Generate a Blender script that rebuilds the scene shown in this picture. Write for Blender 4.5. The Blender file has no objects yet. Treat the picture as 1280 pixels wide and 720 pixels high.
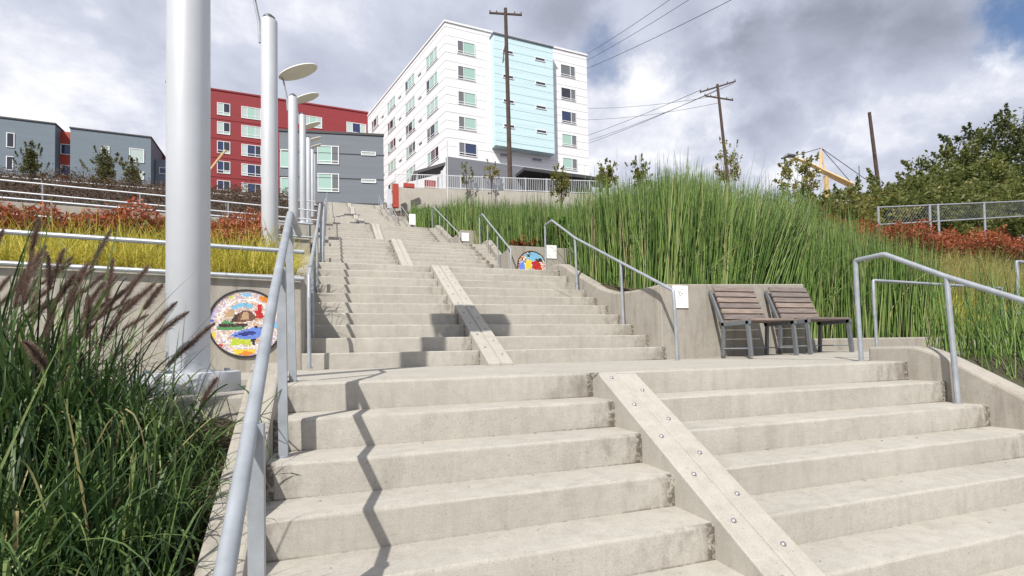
import bpy, bmesh, math, random
import numpy as np
from mathutils import Matrix, Vector
random.seed(7); rng = np.random.default_rng(7)
S = bpy.context.scene; COL = S.collection

# ------------------------------------------------------------------ camera
cam_d = bpy.data.cameras.new('camera'); cam = bpy.data.objects.new('camera', cam_d); COL.objects.link(cam)
CAM = np.array([.2873, -3.054, .1737]); yaw, pit, rol = .3294, .031, -.0183
Fw = np.array([math.sin(yaw)*math.cos(pit), math.cos(yaw)*math.cos(pit), math.sin(pit)])
Rt = np.array([math.cos(yaw), -math.sin(yaw), 0]); Up = np.cross(Rt, Fw)
R2 = Rt*math.cos(rol)+Up*math.sin(rol); U2 = Up*math.cos(rol)-Rt*math.sin(rol)
cam.matrix_world = Matrix([[R2[i], U2[i], -Fw[i], CAM[i]] for i in range(3)]+[[0, 0, 0, 1]])
cam_d.sensor_width = 36; cam_d.lens = 634.73/1280*36; cam_d.shift_y = 55.81/1280
cam_d.clip_start = .05; cam_d.clip_end = 3000
S.camera = cam

# ------------------------------------------------------------------ sky, sun, exposure
SUN = Vector((.60, .75, -1.0)).normalized()
W = bpy.data.worlds.new('World'); S.world = W; W.use_nodes = True
def build_world():
    nt = W.node_tree; N = nt.nodes; L = nt.links; N.clear()
    out = N.new('ShaderNodeOutputWorld'); bg = N.new('ShaderNodeBackground'); bg.inputs[1].default_value = .1
    L.new(bg.outputs[0], out.inputs[0])
    sky = N.new('ShaderNodeTexSky'); sky.sky_type = 'NISHITA'; sky.sun_disc = False
    sky.sun_elevation = math.asin(-SUN.z); sky.sun_rotation = math.atan2(-SUN.x, -SUN.y)
    tc = N.new('ShaderNodeTexCoord'); gen = tc.outputs['Generated']
    def vm(op, a, b=None):
        n = N.new('ShaderNodeVectorMath'); n.operation = op
        for i, q in enumerate((a, b)):
            if q is None: continue
            if hasattr(q, 'links'): L.new(q, n.inputs[i])
            else: n.inputs[i].default_value = q
        return n
    def m(op, a, b=0., c=None, clamp=False):
        n = N.new('ShaderNodeMath'); n.operation = op; n.use_clamp = clamp
        for i, q in enumerate((a, b, c)):
            if q is None: continue
            if hasattr(q, 'links'): L.new(q, n.inputs[i])
            else: n.inputs[i].default_value = q
        return n.outputs[0]
    def noise(vec, sc, det, ro, dist=0.):
        n = N.new('ShaderNodeTexNoise'); n.inputs['Scale'].default_value = sc; n.inputs['Detail'].default_value = det
        n.inputs['Roughness'].default_value = ro; n.inputs['Distortion'].default_value = dist; L.new(vec, n.inputs['Vector']); return n
    def ss(v, a, b, lo=0., hi=1.):
        n = N.new('ShaderNodeMapRange'); n.interpolation_type = 'SMOOTHSTEP'; L.new(v, n.inputs[0])
        for i, q in enumerate((a, b, lo, hi)): n.inputs[1+i].default_value = q
        return n.outputs[0]
    sep = N.new('ShaderNodeSeparateXYZ'); L.new(gen, sep.inputs[0])
    zz = m('ADD', m('MAXIMUM', sep.outputs[2], 0.), .35)
    comb = N.new('ShaderNodeCombineXYZ'); L.new(m('DIVIDE', sep.outputs[0], zz), comb.inputs[0]); L.new(m('DIVIDE', sep.outputs[1], zz), comb.inputs[1])
    P = comb.outputs[0]
    wn = noise(gen, 7.5, 9, .66); warp = vm('SUBTRACT', wn.outputs['Color'], (.5, .5, .5)).outputs[0]
    wv = vm('ADD', gen, vm('MULTIPLY', warp, (.15, .15, .15)).outputs[0]).outputs[0]
    def blob(x, y, z, r0, r1):
        d = vm('DISTANCE', wv, (x, y, z)).outputs['Value']; return ss(d, r0, r1, 1., 0.)
    f1 = noise(P, 2.1, 9, .56, .3).outputs[0]
    f2 = noise(P, 5.0, 8, .6, .2).outputs[0]
    dirs = SKYDIRS
    dark = None
    for (c, r0, r1, w) in dirs['dark']:
        b = m('MULTIPLY', blob(*c, r0, r1), w); dark = b if dark is None else m('MAXIMUM', dark, b)
    lite = None
    for (c, r0, r1, w) in dirs['lite']:
        b = m('MULTIPLY', blob(*c, r0, r1), w); lite = b if lite is None else m('MAXIMUM', lite, b)
    blue = None
    for (c, r0, r1, w) in dirs['blue']:
        b = m('MULTIPLY', blob(*c, r0, r1), w); blue = b if blue is None else m('MAXIMUM', blue, b)
    base = m('ADD', m('MULTIPLY', ss(f1, .36, .66), .34), m('MULTIPLY', ss(f2, .35, .7), .20))
    t = m('ADD', m('ADD', base, .51), m('MULTIPLY', lite, .48))
    t = m('SUBTRACT', t, m('MULTIPLY', dark, m('ADD', .10, m('MULTIPLY', f2, .74))), clamp=True)
    cr = N.new('ShaderNodeValToRGB'); L.new(t, cr.inputs[0]); e = cr.color_ramp.elements
    e[0].position = .0; e[0].color = (.215, .23, .28, 1); e[1].position = 1.; e[1].color = (.93, .93, .96, 1)
    for p, c in ((.25, (.285, .305, .375, 1)), (.5, (.435, .465, .57, 1)), (.75, (.585, .615, .72, 1))):
        q = e.new(p); q.color = c
    cl = vm('MULTIPLY', cr.outputs[0], (10.0, 10.0, 10.0)).outputs[0]
    gap = m('MULTIPLY', ss(f1, .62, .72), .25)
    bm_ = m('MAXIMUM', blue, gap, clamp=True)
    mix = N.new('ShaderNodeMixRGB'); L.new(bm_, mix.inputs[0]); L.new(cl, mix.inputs[1]); L.new(vm('MULTIPLY', sky.outputs[0], (1., 1.05, 1.15)).outputs[0], mix.inputs[2])
    L.new(mix.outputs[0], bg.inputs[0])
def _dir(u, v):
    d = Fw+R2*(u-640)/634.73-U2*(v-415.81)/634.73; d = d/np.linalg.norm(d); return tuple(float(q) for q in d)
SKYDIRS = {'dark': [(_dir(880, 78), .0, .12, .7), (_dir(960, 72), .02, .13, .9), (_dir(1050, 60), .02, .15, 1.), (_dir(1140, 50), .02, .15, .9), (_dir(1205, 75), .0, .10, .6), (_dir(1090, 0), .0, .16, .6), (_dir(975, 150), .0, .085, .75), (_dir(1030, 175), .0, .07, .4), (_dir(700, 5), .0, .11, .55)],
           'lite': [(_dir(815, 85), .0, .09, .55), (_dir(860, 128), .0, .09, .45), (_dir(790, 20), .0, .10, .5), (_dir(1110, 160), .0, .12, .4), (_dir(1262, 72), .0, .04, 1.), (_dir(880, 190), .0, .1, .35), (_dir(930, 5), .0, .06, .4)],
           'blue': [(_dir(1283, 15), .02, .07, 1.), (_dir(756, 62), .0, .075, .75), (_dir(775, 25), .0, .045, .5), (_dir(1290, 52), .01, .05, .8), (_dir(1235, 88), .0, .03, .5)]}
build_world()
sl = bpy.data.lights.new('sun', 'SUN'); sl.energy = 5.0; sl.angle = math.radians(.6); sl.color = (1., .955, .88)
so = bpy.data.objects.new('sun', sl); COL.objects.link(so); so.rotation_euler = SUN.to_track_quat('-Z', 'Y').to_euler(); so.location = (-8, -10, 30)
S.view_settings.view_transform = 'Standard'; S.view_settings.look = 'None'; S.view_settings.exposure = .22; S.view_settings.gamma = 1
S.view_settings.use_curve_mapping = False

# ------------------------------------------------------------------ materials
def newmat(name):
    mt = bpy.data.materials.new(name); mt.use_nodes = True; nt = mt.node_tree
    return mt, nt, nt.nodes, nt.links, nt.nodes['Principled BSDF']
def ramp(N, L, src, stops):
    r = N.new('ShaderNodeValToRGB'); L.new(src, r.inputs[0]); e = r.color_ramp.elements
    e[0].position, e[0].color = stops[0][0], (*stops[0][1], 1); e[1].position, e[1].color = stops[-1][0], (*stops[-1][1], 1)
    for p, c in stops[1:-1]: q = e.new(p); q.color = (*c, 1)
    return r
def tnoise(N, L, vec, sc, det=4, ro=.55):
    n = N.new('ShaderNodeTexNoise'); n.inputs['Scale'].default_value = sc; n.inputs['Detail'].default_value = det; n.inputs['Roughness'].default_value = ro
    if vec is not None: L.new(vec, n.inputs['Vector'])
    return n
def scalev(N, L, vec, s):
    n = N.new('ShaderNodeVectorMath'); n.operation = 'MULTIPLY'; L.new(vec, n.inputs[0]); n.inputs[1].default_value = s; return n.outputs[0]
def mixc(N, L, fac, a, b, mode='MIX'):
    n = N.new('ShaderNodeMixRGB'); n.blend_type = mode
    for i, q in enumerate((fac, a, b)):
        if hasattr(q, 'links'): L.new(q, n.inputs[i])
        elif i == 0: n.inputs[0].default_value = q
        else: n.inputs[i].default_value = (*q, 1)
    return n.outputs[0]
def concrete(name, base=(.365, .345, .306), stain=.34, scale=1., ends=None, depth=.3):
    mt, nt, N, L, B = newmat(name)
    g = N.new('ShaderNodeNewGeometry').outputs['Position']
    a = tnoise(N, L, g, 1.3*scale, 6, .6); b = tnoise(N, L, g, 14*scale, 6, .65); c = tnoise(N, L, g, 160*scale, 3, .7)
    st = tnoise(N, L, scalev(N, L, g, (6., 6., .9)), 1.6*scale, 5, .65)
    lo = tuple(q*.89 for q in base); hi = tuple(min(.8, q*1.08) for q in base)
    col = ramp(N, L, a.outputs[0], [(.3, lo), (.7, hi)]).outputs[0]
    col = mixc(N, L, .32, col, ramp(N, L, b.outputs[0], [(.3, tuple(q*.75 for q in base)), (.7, tuple(min(.8, q*1.2) for q in base))]).outputs[0])
    sm = ramp(N, L, st.outputs[0], [(.50, (0, 0, 0)), (.74, (stain, stain, stain))]).outputs[0]
    col = mixc(N, L, sm, col, tuple(q*f for q, f in zip(base, (.55, .53, .5))))
    # pitted dark specks
    sp = tnoise(N, L, g, 55*scale, 2, .5); spm = ramp(N, L, sp.outputs[0], [(.66, (0, 0, 0)), (.74, (.45, .45, .45))]).outputs[0]
    col = mixc(N, L, spm, col, tuple(q*.5 for q in base))
    col = mixc(N, L, .22, col, ramp(N, L, c.outputs[0], [(.3, (.2, .2, .2)), (.7, (.85, .85, .85))]).outputs[0], 'OVERLAY')
    if ends is not None:      # grime collecting in the corners of the steps, crumbs along the joints
        tc = N.new('ShaderNodeTexCoord'); sp = N.new('ShaderNodeSeparateXYZ'); L.new(tc.outputs['Object'], sp.inputs[0])
        def mr(v, a, b_):
            n_ = N.new('ShaderNodeMapRange'); n_.interpolation_type = 'SMOOTHSTEP'; L.new(v, n_.inputs[0]); n_.inputs[1].default_value = a; n_.inputs[2].default_value = b_; return n_.outputs[0]
        def mm(op, a, b_):
            n_ = N.new('ShaderNodeMath'); n_.operation = op; n_.use_clamp = True
            for i, q in enumerate((a, b_)):
                if hasattr(q, 'links'): L.new(q, n_.inputs[i])
                else: n_.inputs[i].default_value = q
            return n_.outputs[0]
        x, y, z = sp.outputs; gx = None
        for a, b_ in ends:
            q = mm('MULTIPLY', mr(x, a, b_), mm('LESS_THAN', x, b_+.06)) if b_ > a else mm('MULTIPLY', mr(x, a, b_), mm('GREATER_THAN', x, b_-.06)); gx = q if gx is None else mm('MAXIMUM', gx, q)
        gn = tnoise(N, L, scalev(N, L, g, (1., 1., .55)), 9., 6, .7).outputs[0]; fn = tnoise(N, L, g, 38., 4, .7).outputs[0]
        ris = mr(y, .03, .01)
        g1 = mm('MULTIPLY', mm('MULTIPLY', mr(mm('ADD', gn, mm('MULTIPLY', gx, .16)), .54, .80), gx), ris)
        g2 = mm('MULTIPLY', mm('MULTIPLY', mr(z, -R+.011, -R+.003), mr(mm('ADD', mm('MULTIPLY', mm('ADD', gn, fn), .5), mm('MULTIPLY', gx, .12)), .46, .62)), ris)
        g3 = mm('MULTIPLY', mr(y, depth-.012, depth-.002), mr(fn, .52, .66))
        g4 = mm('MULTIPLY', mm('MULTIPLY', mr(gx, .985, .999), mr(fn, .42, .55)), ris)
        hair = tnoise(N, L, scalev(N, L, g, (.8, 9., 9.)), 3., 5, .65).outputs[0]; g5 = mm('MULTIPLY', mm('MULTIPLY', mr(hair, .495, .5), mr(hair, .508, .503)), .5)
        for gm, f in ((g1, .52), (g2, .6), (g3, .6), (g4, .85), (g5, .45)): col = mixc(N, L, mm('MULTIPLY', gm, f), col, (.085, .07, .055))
    L.new(col, B.inputs['Base Color']); B.inputs['Roughness'].default_value = .9; B.inputs['Specular IOR Level'].default_value = .25
    bp = N.new('ShaderNodeBump'); bp.inputs['Strength'].default_value = .35; bp.inputs['Distance'].default_value = .004
    L.new(mixc(N, L, .5, b.outputs[0], c.outputs[0]), bp.inputs['Height']); L.new(bp.outputs[0], B.inputs['Normal'])
    return mt
def plain(name, col, rough=.6, metal=0., var=.12, scale=6., spec=.4, bump=0.):
    mt, nt, N, L, B = newmat(name)
    g = N.new('ShaderNodeNewGeometry').outputs['Position']; n = tnoise(N, L, g, scale, 5, .6)
    r = ramp(N, L, n.outputs[0], [(.3, tuple(q*(1-var) for q in col)), (.7, tuple(min(1, q*(1+var)) for q in col))])
    L.new(r.outputs[0], B.inputs['Base Color']); B.inputs['Roughness'].default_value = rough; B.inputs['Metallic'].default_value = metal
    B.inputs['Specular IOR Level'].default_value = spec
    if bump:
        bp = N.new('ShaderNodeBump'); bp.inputs['Strength'].default_value = bump; bp.inputs['Distance'].default_value = .003
        n2 = tnoise(N, L, g, scale*12, 4, .6); L.new(n2.outputs[0], bp.inputs['Height']); L.new(bp.outputs[0], B.inputs['Normal'])
    return mt
def leafmat(name, stops, trans=.3, rough=.55, spec=.3):
    mt, nt, N, L, B = newmat(name)
    at = N.new('ShaderNodeAttribute'); at.attribute_name = 'v'
    g = N.new('ShaderNodeNewGeometry').outputs['Position']; n = tnoise(N, L, g, .9, 3, .5)
    s = N.new('ShaderNodeMath'); s.operation = 'MULTIPLY_ADD'; L.new(n.outputs[0], s.inputs[0]); s.inputs[1].default_value = .5
    q = N.new('ShaderNodeMath'); q.operation = 'SUBTRACT'; L.new(at.outputs['Fac'], q.inputs[0]); q.inputs[1].default_value = .25; L.new(q.outputs[0], s.inputs[2])
    r = ramp(N, L, s.outputs[0], stops); L.new(r.outputs[0], B.inputs['Base Color'])
    B.inputs['Roughness'].default_value = rough; B.inputs['Specular IOR Level'].default_value = spec
    tr = N.new('ShaderNodeBsdfTranslucent'); L.new(r.outputs[0], tr.inputs[0]); mx = N.new('ShaderNodeMixShader'); mx.inputs[0].default_value = trans
    L.new(B.outputs[0], mx.inputs[1]); L.new(tr.outputs[0], mx.inputs[2]); L.new(mx.outputs[0], nt.nodes['Material Output'].inputs[0])
    return mt
def siding(name, col, pitch=.2, var=.06):
    mt, nt, N, L, B = newmat(name)
    g = N.new('ShaderNodeNewGeometry').outputs['Position']; n = tnoise(N, L, scalev(N, L, g, (.3, .3, 4.)), .6, 4, .6)
    r = ramp(N, L, n.outputs[0], [(.3, tuple(q*(1-var) for q in col)), (.7, tuple(min(.95, q*(1+var)) for q in col))])
    L.new(r.outputs[0], B.inputs['Base Color']); B.inputs['Roughness'].default_value = .7
    sp = N.new('ShaderNodeSeparateXYZ'); L.new(g, sp.inputs[0]); md = N.new('ShaderNodeMath'); md.operation = 'FRACT'
    dv = N.new('ShaderNodeMath'); dv.operation = 'DIVIDE'; L.new(sp.outputs[2], dv.inputs[0]); dv.inputs[1].default_value = pitch; L.new(dv.outputs[0], md.inputs[0])
    bp = N.new('ShaderNodeBump'); bp.inputs['Strength'].default_value = .5; bp.inputs['Distance'].default_value = .02; L.new(md.outputs[0], bp.inputs['Height']); L.new(bp.outputs[0], B.inputs['Normal'])
    return mt
def glass(name, col, rough=.08):
    mt, nt, N, L, B = newmat(name); B.inputs['Base Color'].default_value = (*col, 1); B.inputs['Roughness'].default_value = rough; B.inputs['Specular IOR Level'].default_value = .7
    return mt
M = {}
R = .16
M['conc'] = concrete('concrete'); M['wall'] = concrete('wall_concrete', (.32, .298, .26), .75, .9)
M['ramp'] = concrete('channel_concrete', (.37, .35, .31), .3)
M['step1'] = concrete('step_concrete', ends=((1.25, 1.885), (4.0, 4.93), (.25, .0)), depth=.2853); M['step2'] = concrete('upper_step_concrete', ends=((1.3, 1.78), (3.5, 4.17)), depth=.3475)
M['galv'] = plain('galvanised_steel', (.31, .335, .365), .5, .3, .16, 9., .4, .12)
M['pole'] = plain('pole_paint', (.50, .52, .555), .45, .12, .05, 2.2, .5, .05)
M['disc'] = plain('lamp_disc_paint', (.74, .72, .63), .6, 0, .05, 3.)
M['dark'] = plain('dark_steel', (.10, .105, .115), .5, .3, .2, 8.)
M['bframe'] = plain('bench_frame_paint', (.16, .17, .185), .5, .3, .12, 9.)
M['stud'] = plain('stud_steel', (.30, .30, .31), .5, .7, .1, 20.)
def woodmat():
    mt, nt, N, L, B = newmat('bench_wood'); g = N.new('ShaderNodeNewGeometry').outputs['Position']
    n = tnoise(N, L, scalev(N, L, g, (2.5, 30., 30.)), 2., 6, .6); oi = N.new('ShaderNodeObjectInfo')
    r = ramp(N, L, n.outputs[0], [(.25, (.12, .10, .09)), (.55, (.225, .185, .165)), (.8, (.335, .285, .255))])
    r2 = ramp(N, L, oi.outputs['Random'], [(0, (.75, .75, .78)), (1, (1.15, 1.08, 1.02))])
    L.new(mixc(N, L, 1., r.outputs[0], r2.outputs[0], 'MULTIPLY'), B.inputs['Base Color']); B.inputs['Roughness'].default_value = .8
    return mt
M['wood'] = woodmat()
M['pole_wood'] = plain('utility_pole_wood', (.075, .052, .042), .9, 0, .3, 4.)
M['wire'] = plain('wire', (.05, .05, .055), .6)
M['signw'] = plain('sign_white', (.8, .8, .8), .45, 0, .02); M['signg'] = plain('sign_print', (.30, .36, .33), .6, 0, .05); M['signl'] = plain('sign_text', (.55, .55, .56), .6, 0, .03)
M['white'] = siding('white_siding', (.76, .76, .78)); M['blue'] = siding('aqua_siding', (.54, .71, .755)); M['podium'] = siding('podium_grey_siding', (.17, .18, .205))
M['red'] = siding('red_siding', (.23, .018, .024)); M['grey'] = siding('grey_siding', (.155, .175, .205)); M['slate'] = siding('slate_siding', (.145, .185, .225))
M['joint'] = plain('cladding_joint', (.62, .62, .645), .7, 0, .02); M['jointb'] = plain('aqua_cladding_joint', (.44, .62, .67), .7, 0, .02)
M['fw'] = plain('window_frame_white', (.72, .72, .74), .5, 0, .02)
M['gl_g'] = glass('glass_green_blind', (.33, .50, .44)); M['gl_d'] = glass('glass_dark', (.025, .03, .045)); M['gl_b'] = glass('glass_blue', (.02, .035, .10)); M['gl_w'] = glass('glass_pale_blind', (.42, .50, .48)); M['gl_m'] = glass('glass_grey', (.14, .15, .16))
M['roofd'] = plain('dark_roof_edge', (.05, .05, .055), .6); M['whitepaint'] = plain('white_fence_paint', (.52, .54, .57), .5, .1, .04)
M['orange'] = plain('machine_orange', (.56, .40, .20), .7, 0, .2); M['redpaint'] = plain('red_panel_paint', (.36, .05, .03), .6)
def soilmat():
    mt, nt, N, L, B = newmat('soil'); g = N.new('ShaderNodeNewGeometry').outputs['Position']
    a = tnoise(N, L, g, .25, 5, .6); b = tnoise(N, L, g, 30., 6, .7)
    c1 = ramp(N, L, b.outputs[0], [(.3, (.02, .013, .009)), (.55, (.075, .05, .034)), (.75, (.17, .125, .085))]).outputs[0]
    c2 = ramp(N, L, b.outputs[0], [(.3, (.03, .045, .014)), (.7, (.10, .105, .045))]).outputs[0]
    L.new(mixc(N, L, ramp(N, L, a.outputs[0], [(.52, (0, 0, 0)), (.7, (1, 1, 1))]).outputs[0], c1, c2), B.inputs['Base Color'])
    B.inputs['Roughness'].default_value = 1.; bp = N.new('ShaderNodeBump'); bp.inputs['Strength'].default_value = .9; bp.inputs['Distance'].default_value = .03
    L.new(b.outputs[0], bp.inputs['Height']); L.new(bp.outputs[0], B.inputs['Normal']); return mt
M['soil'] = soilmat()
M['reed'] = leafmat('reed_green', [(0., (.022, .055, .012)), (.3, (.095, .178, .04)), (.65, (.21, .32, .082)), (.97, (.34, .41, .15)), (1., (.42, .37, .20))], .2, .45)
M['reedtan'] = leafmat('reed_pale', [(0., (.20, .20, .06)), (.6, (.36, .33, .10)), (1., (.46, .40, .18))], .2)
M['grass'] = leafmat('fountain_grass_blade', [(0., (.014, .034, .010)), (.4, (.034, .076, .02)), (.75, (.115, .185, .052)), (.95, (.27, .33, .12)), (1., (.36, .31, .15))], .3, .42, .35)
M['plume'] = leafmat('plume_purple_brown', [(0., (.12, .075, .065)), (.5, (.26, .18, .15)), (1., (.48, .38, .30))], .5, .9)
M['yellow'] = leafmat('yellow_grass', [(0., (.12, .16, .02)), (.3, (.35, .34, .05)), (.6, (.59, .50, .08)), (1., (.74, .67, .22))], .35)
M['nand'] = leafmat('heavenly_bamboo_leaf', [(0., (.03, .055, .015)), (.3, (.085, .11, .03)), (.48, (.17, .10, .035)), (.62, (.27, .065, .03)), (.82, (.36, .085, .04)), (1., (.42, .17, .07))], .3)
M['leaf'] = leafmat('tree_leaf', [(0., (.035, .055, .012)), (.5, (.155, .185, .05)), (.85, (.27, .275, .09)), (1., (.44, .37, .17))], .5, .45)
M['leafd'] = leafmat('dark_tree_leaf', [(0., (.022, .04, .012)), (.5, (.095, .12, .038)), (1., (.20, .20, .07))], .5, .45)
M['leafy'] = leafmat('olive_leaf', [(0., (.09, .11, .025)), (.5, (.21, .21, .06)), (1., (.36, .30, .09))], .45)
M['brown'] = leafmat('dry_shrub', [(0., (.045, .03, .02)), (.5, (.105, .07, .05)), (1., (.19, .14, .09))], .15, .8)
M['conif'] = leafmat('conifer_needle', [(0., (.05, .06, .02)), (.5, (.12, .125, .045)), (1., (.22, .19, .08))], .3)
M['bush'] = leafmat('bush_green', [(0., (.03, .08, .01)), (.5, (.075, .18, .02)), (1., (.15, .28, .05))], .25)
M['bark'] = plain('bark', (.10, .075, .055), .9, 0, .3, 10.)
M['black'] = plain('black_rim', (.02, .02, .022), .5)
MOS = {'pink': (.62, .42, .40), 'cream': (.72, .64, .52), 'white': (.76, .75, .74), 'orange': (.72, .25, .03), 'sky': (.22, .50, .72), 'blue': (.06, .14, .62), 'navy': (.03, .04, .22), 'lime': (.50, .60, .06), 'green': (.10, .30, .12), 'brown': (.16, .08, .05), 'dkbrown': (.06, .035, .03), 'red': (.50, .02, .02), 'yellow': (.78, .60, .06), 'tan': (.50, .34, .20), 'black': (.02, .02, .02), 'lilac': (.48, .42, .66), 'periw': (.14, .25, .70)}
for k_, c_ in MOS.items(): M['m_'+k_] = plain('mosaic_'+k_, c_, .25, 0, .12, 40., .6)

# ------------------------------------------------------------------ mesh helpers
class MB:
    def __init__(s): s.v = []; s.f = []; s.m = []
    def add(s, vs, fs, mi=0):
        o = len(s.v); s.v += [tuple(map(float, q)) for q in vs]; s.f += [tuple(o+i for i in f) for f in fs]; s.m += [mi]*len(fs); return s
    def box(s, x0, x1, y0, y1, z0, z1, mi=0):
        return s.add([(x, y, z) for z in (z0, z1) for y in (y0, y1) for x in (x0, x1)], [(0, 2, 3, 1), (4, 5, 7, 6), (0, 1, 5, 4), (2, 6, 7, 3), (0, 4, 6, 2), (1, 3, 7, 5)], mi)
    def obox(s, c, ax, ay, az, mi=0):   # oriented box, half-axis vectors
        c, ax, ay, az = [np.array(q, float) for q in (c, ax, ay, az)]
        vs = [c+i*ax+j*ay+k*az for k in (-1, 1) for j in (-1, 1) for i in (-1, 1)]
        return s.add(vs, [(0, 2, 3, 1), (4, 5, 7, 6), (0, 1, 5, 4), (2, 6, 7, 3), (0, 4, 6, 2), (1, 3, 7, 5)], mi)
    def bar(s, p, q, w, h, mi=0, up=(0, 0, 1)):
        p, q = np.array(p, float), np.array(q, float); d = q-p; l = np.linalg.norm(d); d /= l
        sd = np.cross(d, up); sd /= np.linalg.norm(sd); u = np.cross(sd, d)
        return s.obox((p+q)/2, d*l/2, sd*w/2, u*h/2, mi)
    def tube(s, pts, r, n=10, mi=0, cap=True):
        pts = [np.array(p, float) for p in pts]; rs = r if hasattr(r, '__len__') else [r]*len(pts); vs = []; fs = []; pa = None
        for i, p in enumerate(pts):
            d = pts[min(i+1, len(pts)-1)]-pts[max(i-1, 0)]; d = d/np.linalg.norm(d)
            if pa is None: a = np.cross(d, (0, 0, 1) if abs(d[2]) < .9 else (1, 0, 0))
            else: a = pa-d*(pa@d)
            a = a/np.linalg.norm(a); pa = a; b = np.cross(d, a)
            vs += [p+rs[i]*(math.cos(t)*a+math.sin(t)*b) for t in [2*math.pi*k/n for k in range(n)]]
        for i in range(len(pts)-1):
            for k in range(n): fs.append((i*n+k, i*n+(k+1) % n, (i+1)*n+(k+1) % n, (i+1)*n+k))
        if cap: fs.append(tuple(range(n))[::-1]); fs.append(tuple((len(pts)-1)*n+k for k in range(n)))
        return s.add(vs, fs, mi)
    def extrude(s, poly, d, mi=0):      # planar polygon (3d points) pushed along vector d
        n = len(poly); vs = list(poly)+[tuple(np.array(p)+np.array(d)) for p in poly]
        return s.add(vs, [tuple(range(n))[::-1], tuple(range(n, 2*n))]+[(i, (i+1) % n, n+(i+1) % n, n+i) for i in range(n)], mi)
    def mesh(s, name, mats, smooth=False, bevel=0., seg=2):
        me = bpy.data.meshes.new(name); me.from_pydata(s.v, [], s.f)
        for mt in (mats if isinstance(mats, (list, tuple)) else [mats]): me.materials.append(mt)
        me.polygons.foreach_set('material_index', s.m)
        bm = bmesh.new(); bm.from_mesh(me); bmesh.ops.recalc_face_normals(bm, faces=bm.faces)
        if bevel: bmesh.ops.bevel(bm, geom=[e for e in bm.edges if e.is_manifold and e.calc_face_angle(0) > .5], offset=bevel, segments=seg, profile=.5, affect='EDGES')
        if smooth:
            for f in bm.faces: f.smooth = True
            for e in bm.edges:
                if len(e.link_faces) == 2 and e.calc_face_angle(0) > .6: e.smooth = False
        bm.to_mesh(me); bm.free(); return me
    def build(s, name, mats, parent=None, smooth=False, bevel=0., loc=None, seg=2):
        return obj(name, s.mesh(name, mats, smooth, bevel, seg), parent, loc)
def obj(name, me, parent=None, loc=None, rot=None):
    o = bpy.data.objects.new(name, me); COL.objects.link(o)
    if parent is not None: o.parent = parent
    if loc is not None: o.location = loc
    if rot is not None: o.rotation_euler = rot
    return o
def tag(o, label=None, cat=None, group=None, kind=None):
    for k, q in (('label', label), ('category', cat), ('group', group), ('kind', kind)):
        if q: o[k] = q
    return o
def thing(name, label, cat, loc=(0, 0, 0), group=None, rot=None):
    return tag(obj(name, None, None, loc, rot), label, cat, group)
def npmesh(name, V, Fq, mat, val=None, smooth=False):
    V = np.asarray(V, np.float32).reshape(-1, 3); Fq = np.asarray(Fq, np.int32); k = Fq.shape[1]
    me = bpy.data.meshes.new(name); me.vertices.add(len(V)); me.vertices.foreach_set('co', V.ravel())
    me.loops.add(Fq.size); me.loops.foreach_set('vertex_index', Fq.ravel()); me.polygons.add(len(Fq))
    me.polygons.foreach_set('loop_start', np.arange(0, Fq.size, k, dtype=np.int32))
    if val is not None:
        a = me.attributes.new('v', 'FLOAT', 'POINT'); a.data.foreach_set('value', np.asarray(val, np.float32))
    me.update(calc_edges=True); me.validate(); me.materials.append(mat)
    if smooth: me.polygons.foreach_set('use_smooth', np.ones(len(Fq), bool))
    return me
def nrm(a): return a/np.maximum(np.linalg.norm(a, axis=-1, keepdims=True), 1e-9)

# ------------------------------------------------------------------ stair data
R = .16
D1 = .2853; D2 = .3475
# flights above landing 1: (first riser Y, Z below it, number of risers)
FL = [(2.39, 0., 10), (8.3, 1.6, 11), (14.5, 3.36, 13), (23.1, 5.44, 17), (31.2, 8.16, 12), (36.4, 10.08, 12), (42.2, 12.0, 12)]
def drift(y): return -.016*max(0., y-6)
EDGE = [(4.18, 4.18), (4.17, 4.58), (4.40, 4.32), (4.25, 4.15), (4.1, 4.1), (4.1, 4.1), (4.1, 4.1)]   # right edge of each flight, foot and head
def edge(fi, y): y0, z0, n = FL[fi]; t = min(1., max(0., (y-y0)/((n-1)*D2))); return EDGE[fi][0]+(EDGE[fi][1]-EDGE[fi][0])*t
PROF = [(-400, -1.6), (-2.7, -1.55), (-2.5, -1.5), (0, -.17), (.6, -.15), (2.47, -.09), (2.60, .86), (5.5, 1.45), (8.32, 1.55), (8.46, 2.45), (12, 3.2), (14.52, 3.45), (14.66, 4.2), (18.7, 5.3), (23, 5.8), (23.2, 6.3), (28.6, 8.1), (31.2, 8.4), (35, 10.0), (36.4, 10.2), (40.2, 11.9), (42.2, 12.2), (46, 13.8), (50, 14.3), (58, 17.0), (66, 19.5), (82, 24.6), (100, 27), (900, 34)]
PY = [p[0] for p in PROF]; PZ = [p[1] for p in PROF]
def hbase(x, y):
    z = float(np.interp(y, PY, PZ))
    if x > 6.0:   # right of the bench wall the first wall is only a kerb
        z2 = float(np.interp(y, [-400, -2.7, 0, 2.47, 2.6, 4.2, 6.5, 8.46], [-1.6, -1.5, .0, .03, .17, 1.0, 2.2, 2.5])) if y < 8.46 else z
        t = min(1., max(0., (x-6.6)/.25)) if y > 1 else 1.
        z = z*(1-t)+z2*t
    elif x > 4.6 and y < 2.5: z = float(np.interp(y, [-400, -2.7, 0, 2.4], [-1.6, -1.5, .0, -.09]))
    return z
def instairs(x, y):
    if y > 47: return False
    if y < 2.5: return -.10 < x < 5.05
    dx = drift(y); return -.13+dx < x < (4.65 if 8.4 < y < 19.5 else 4.27)
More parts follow.
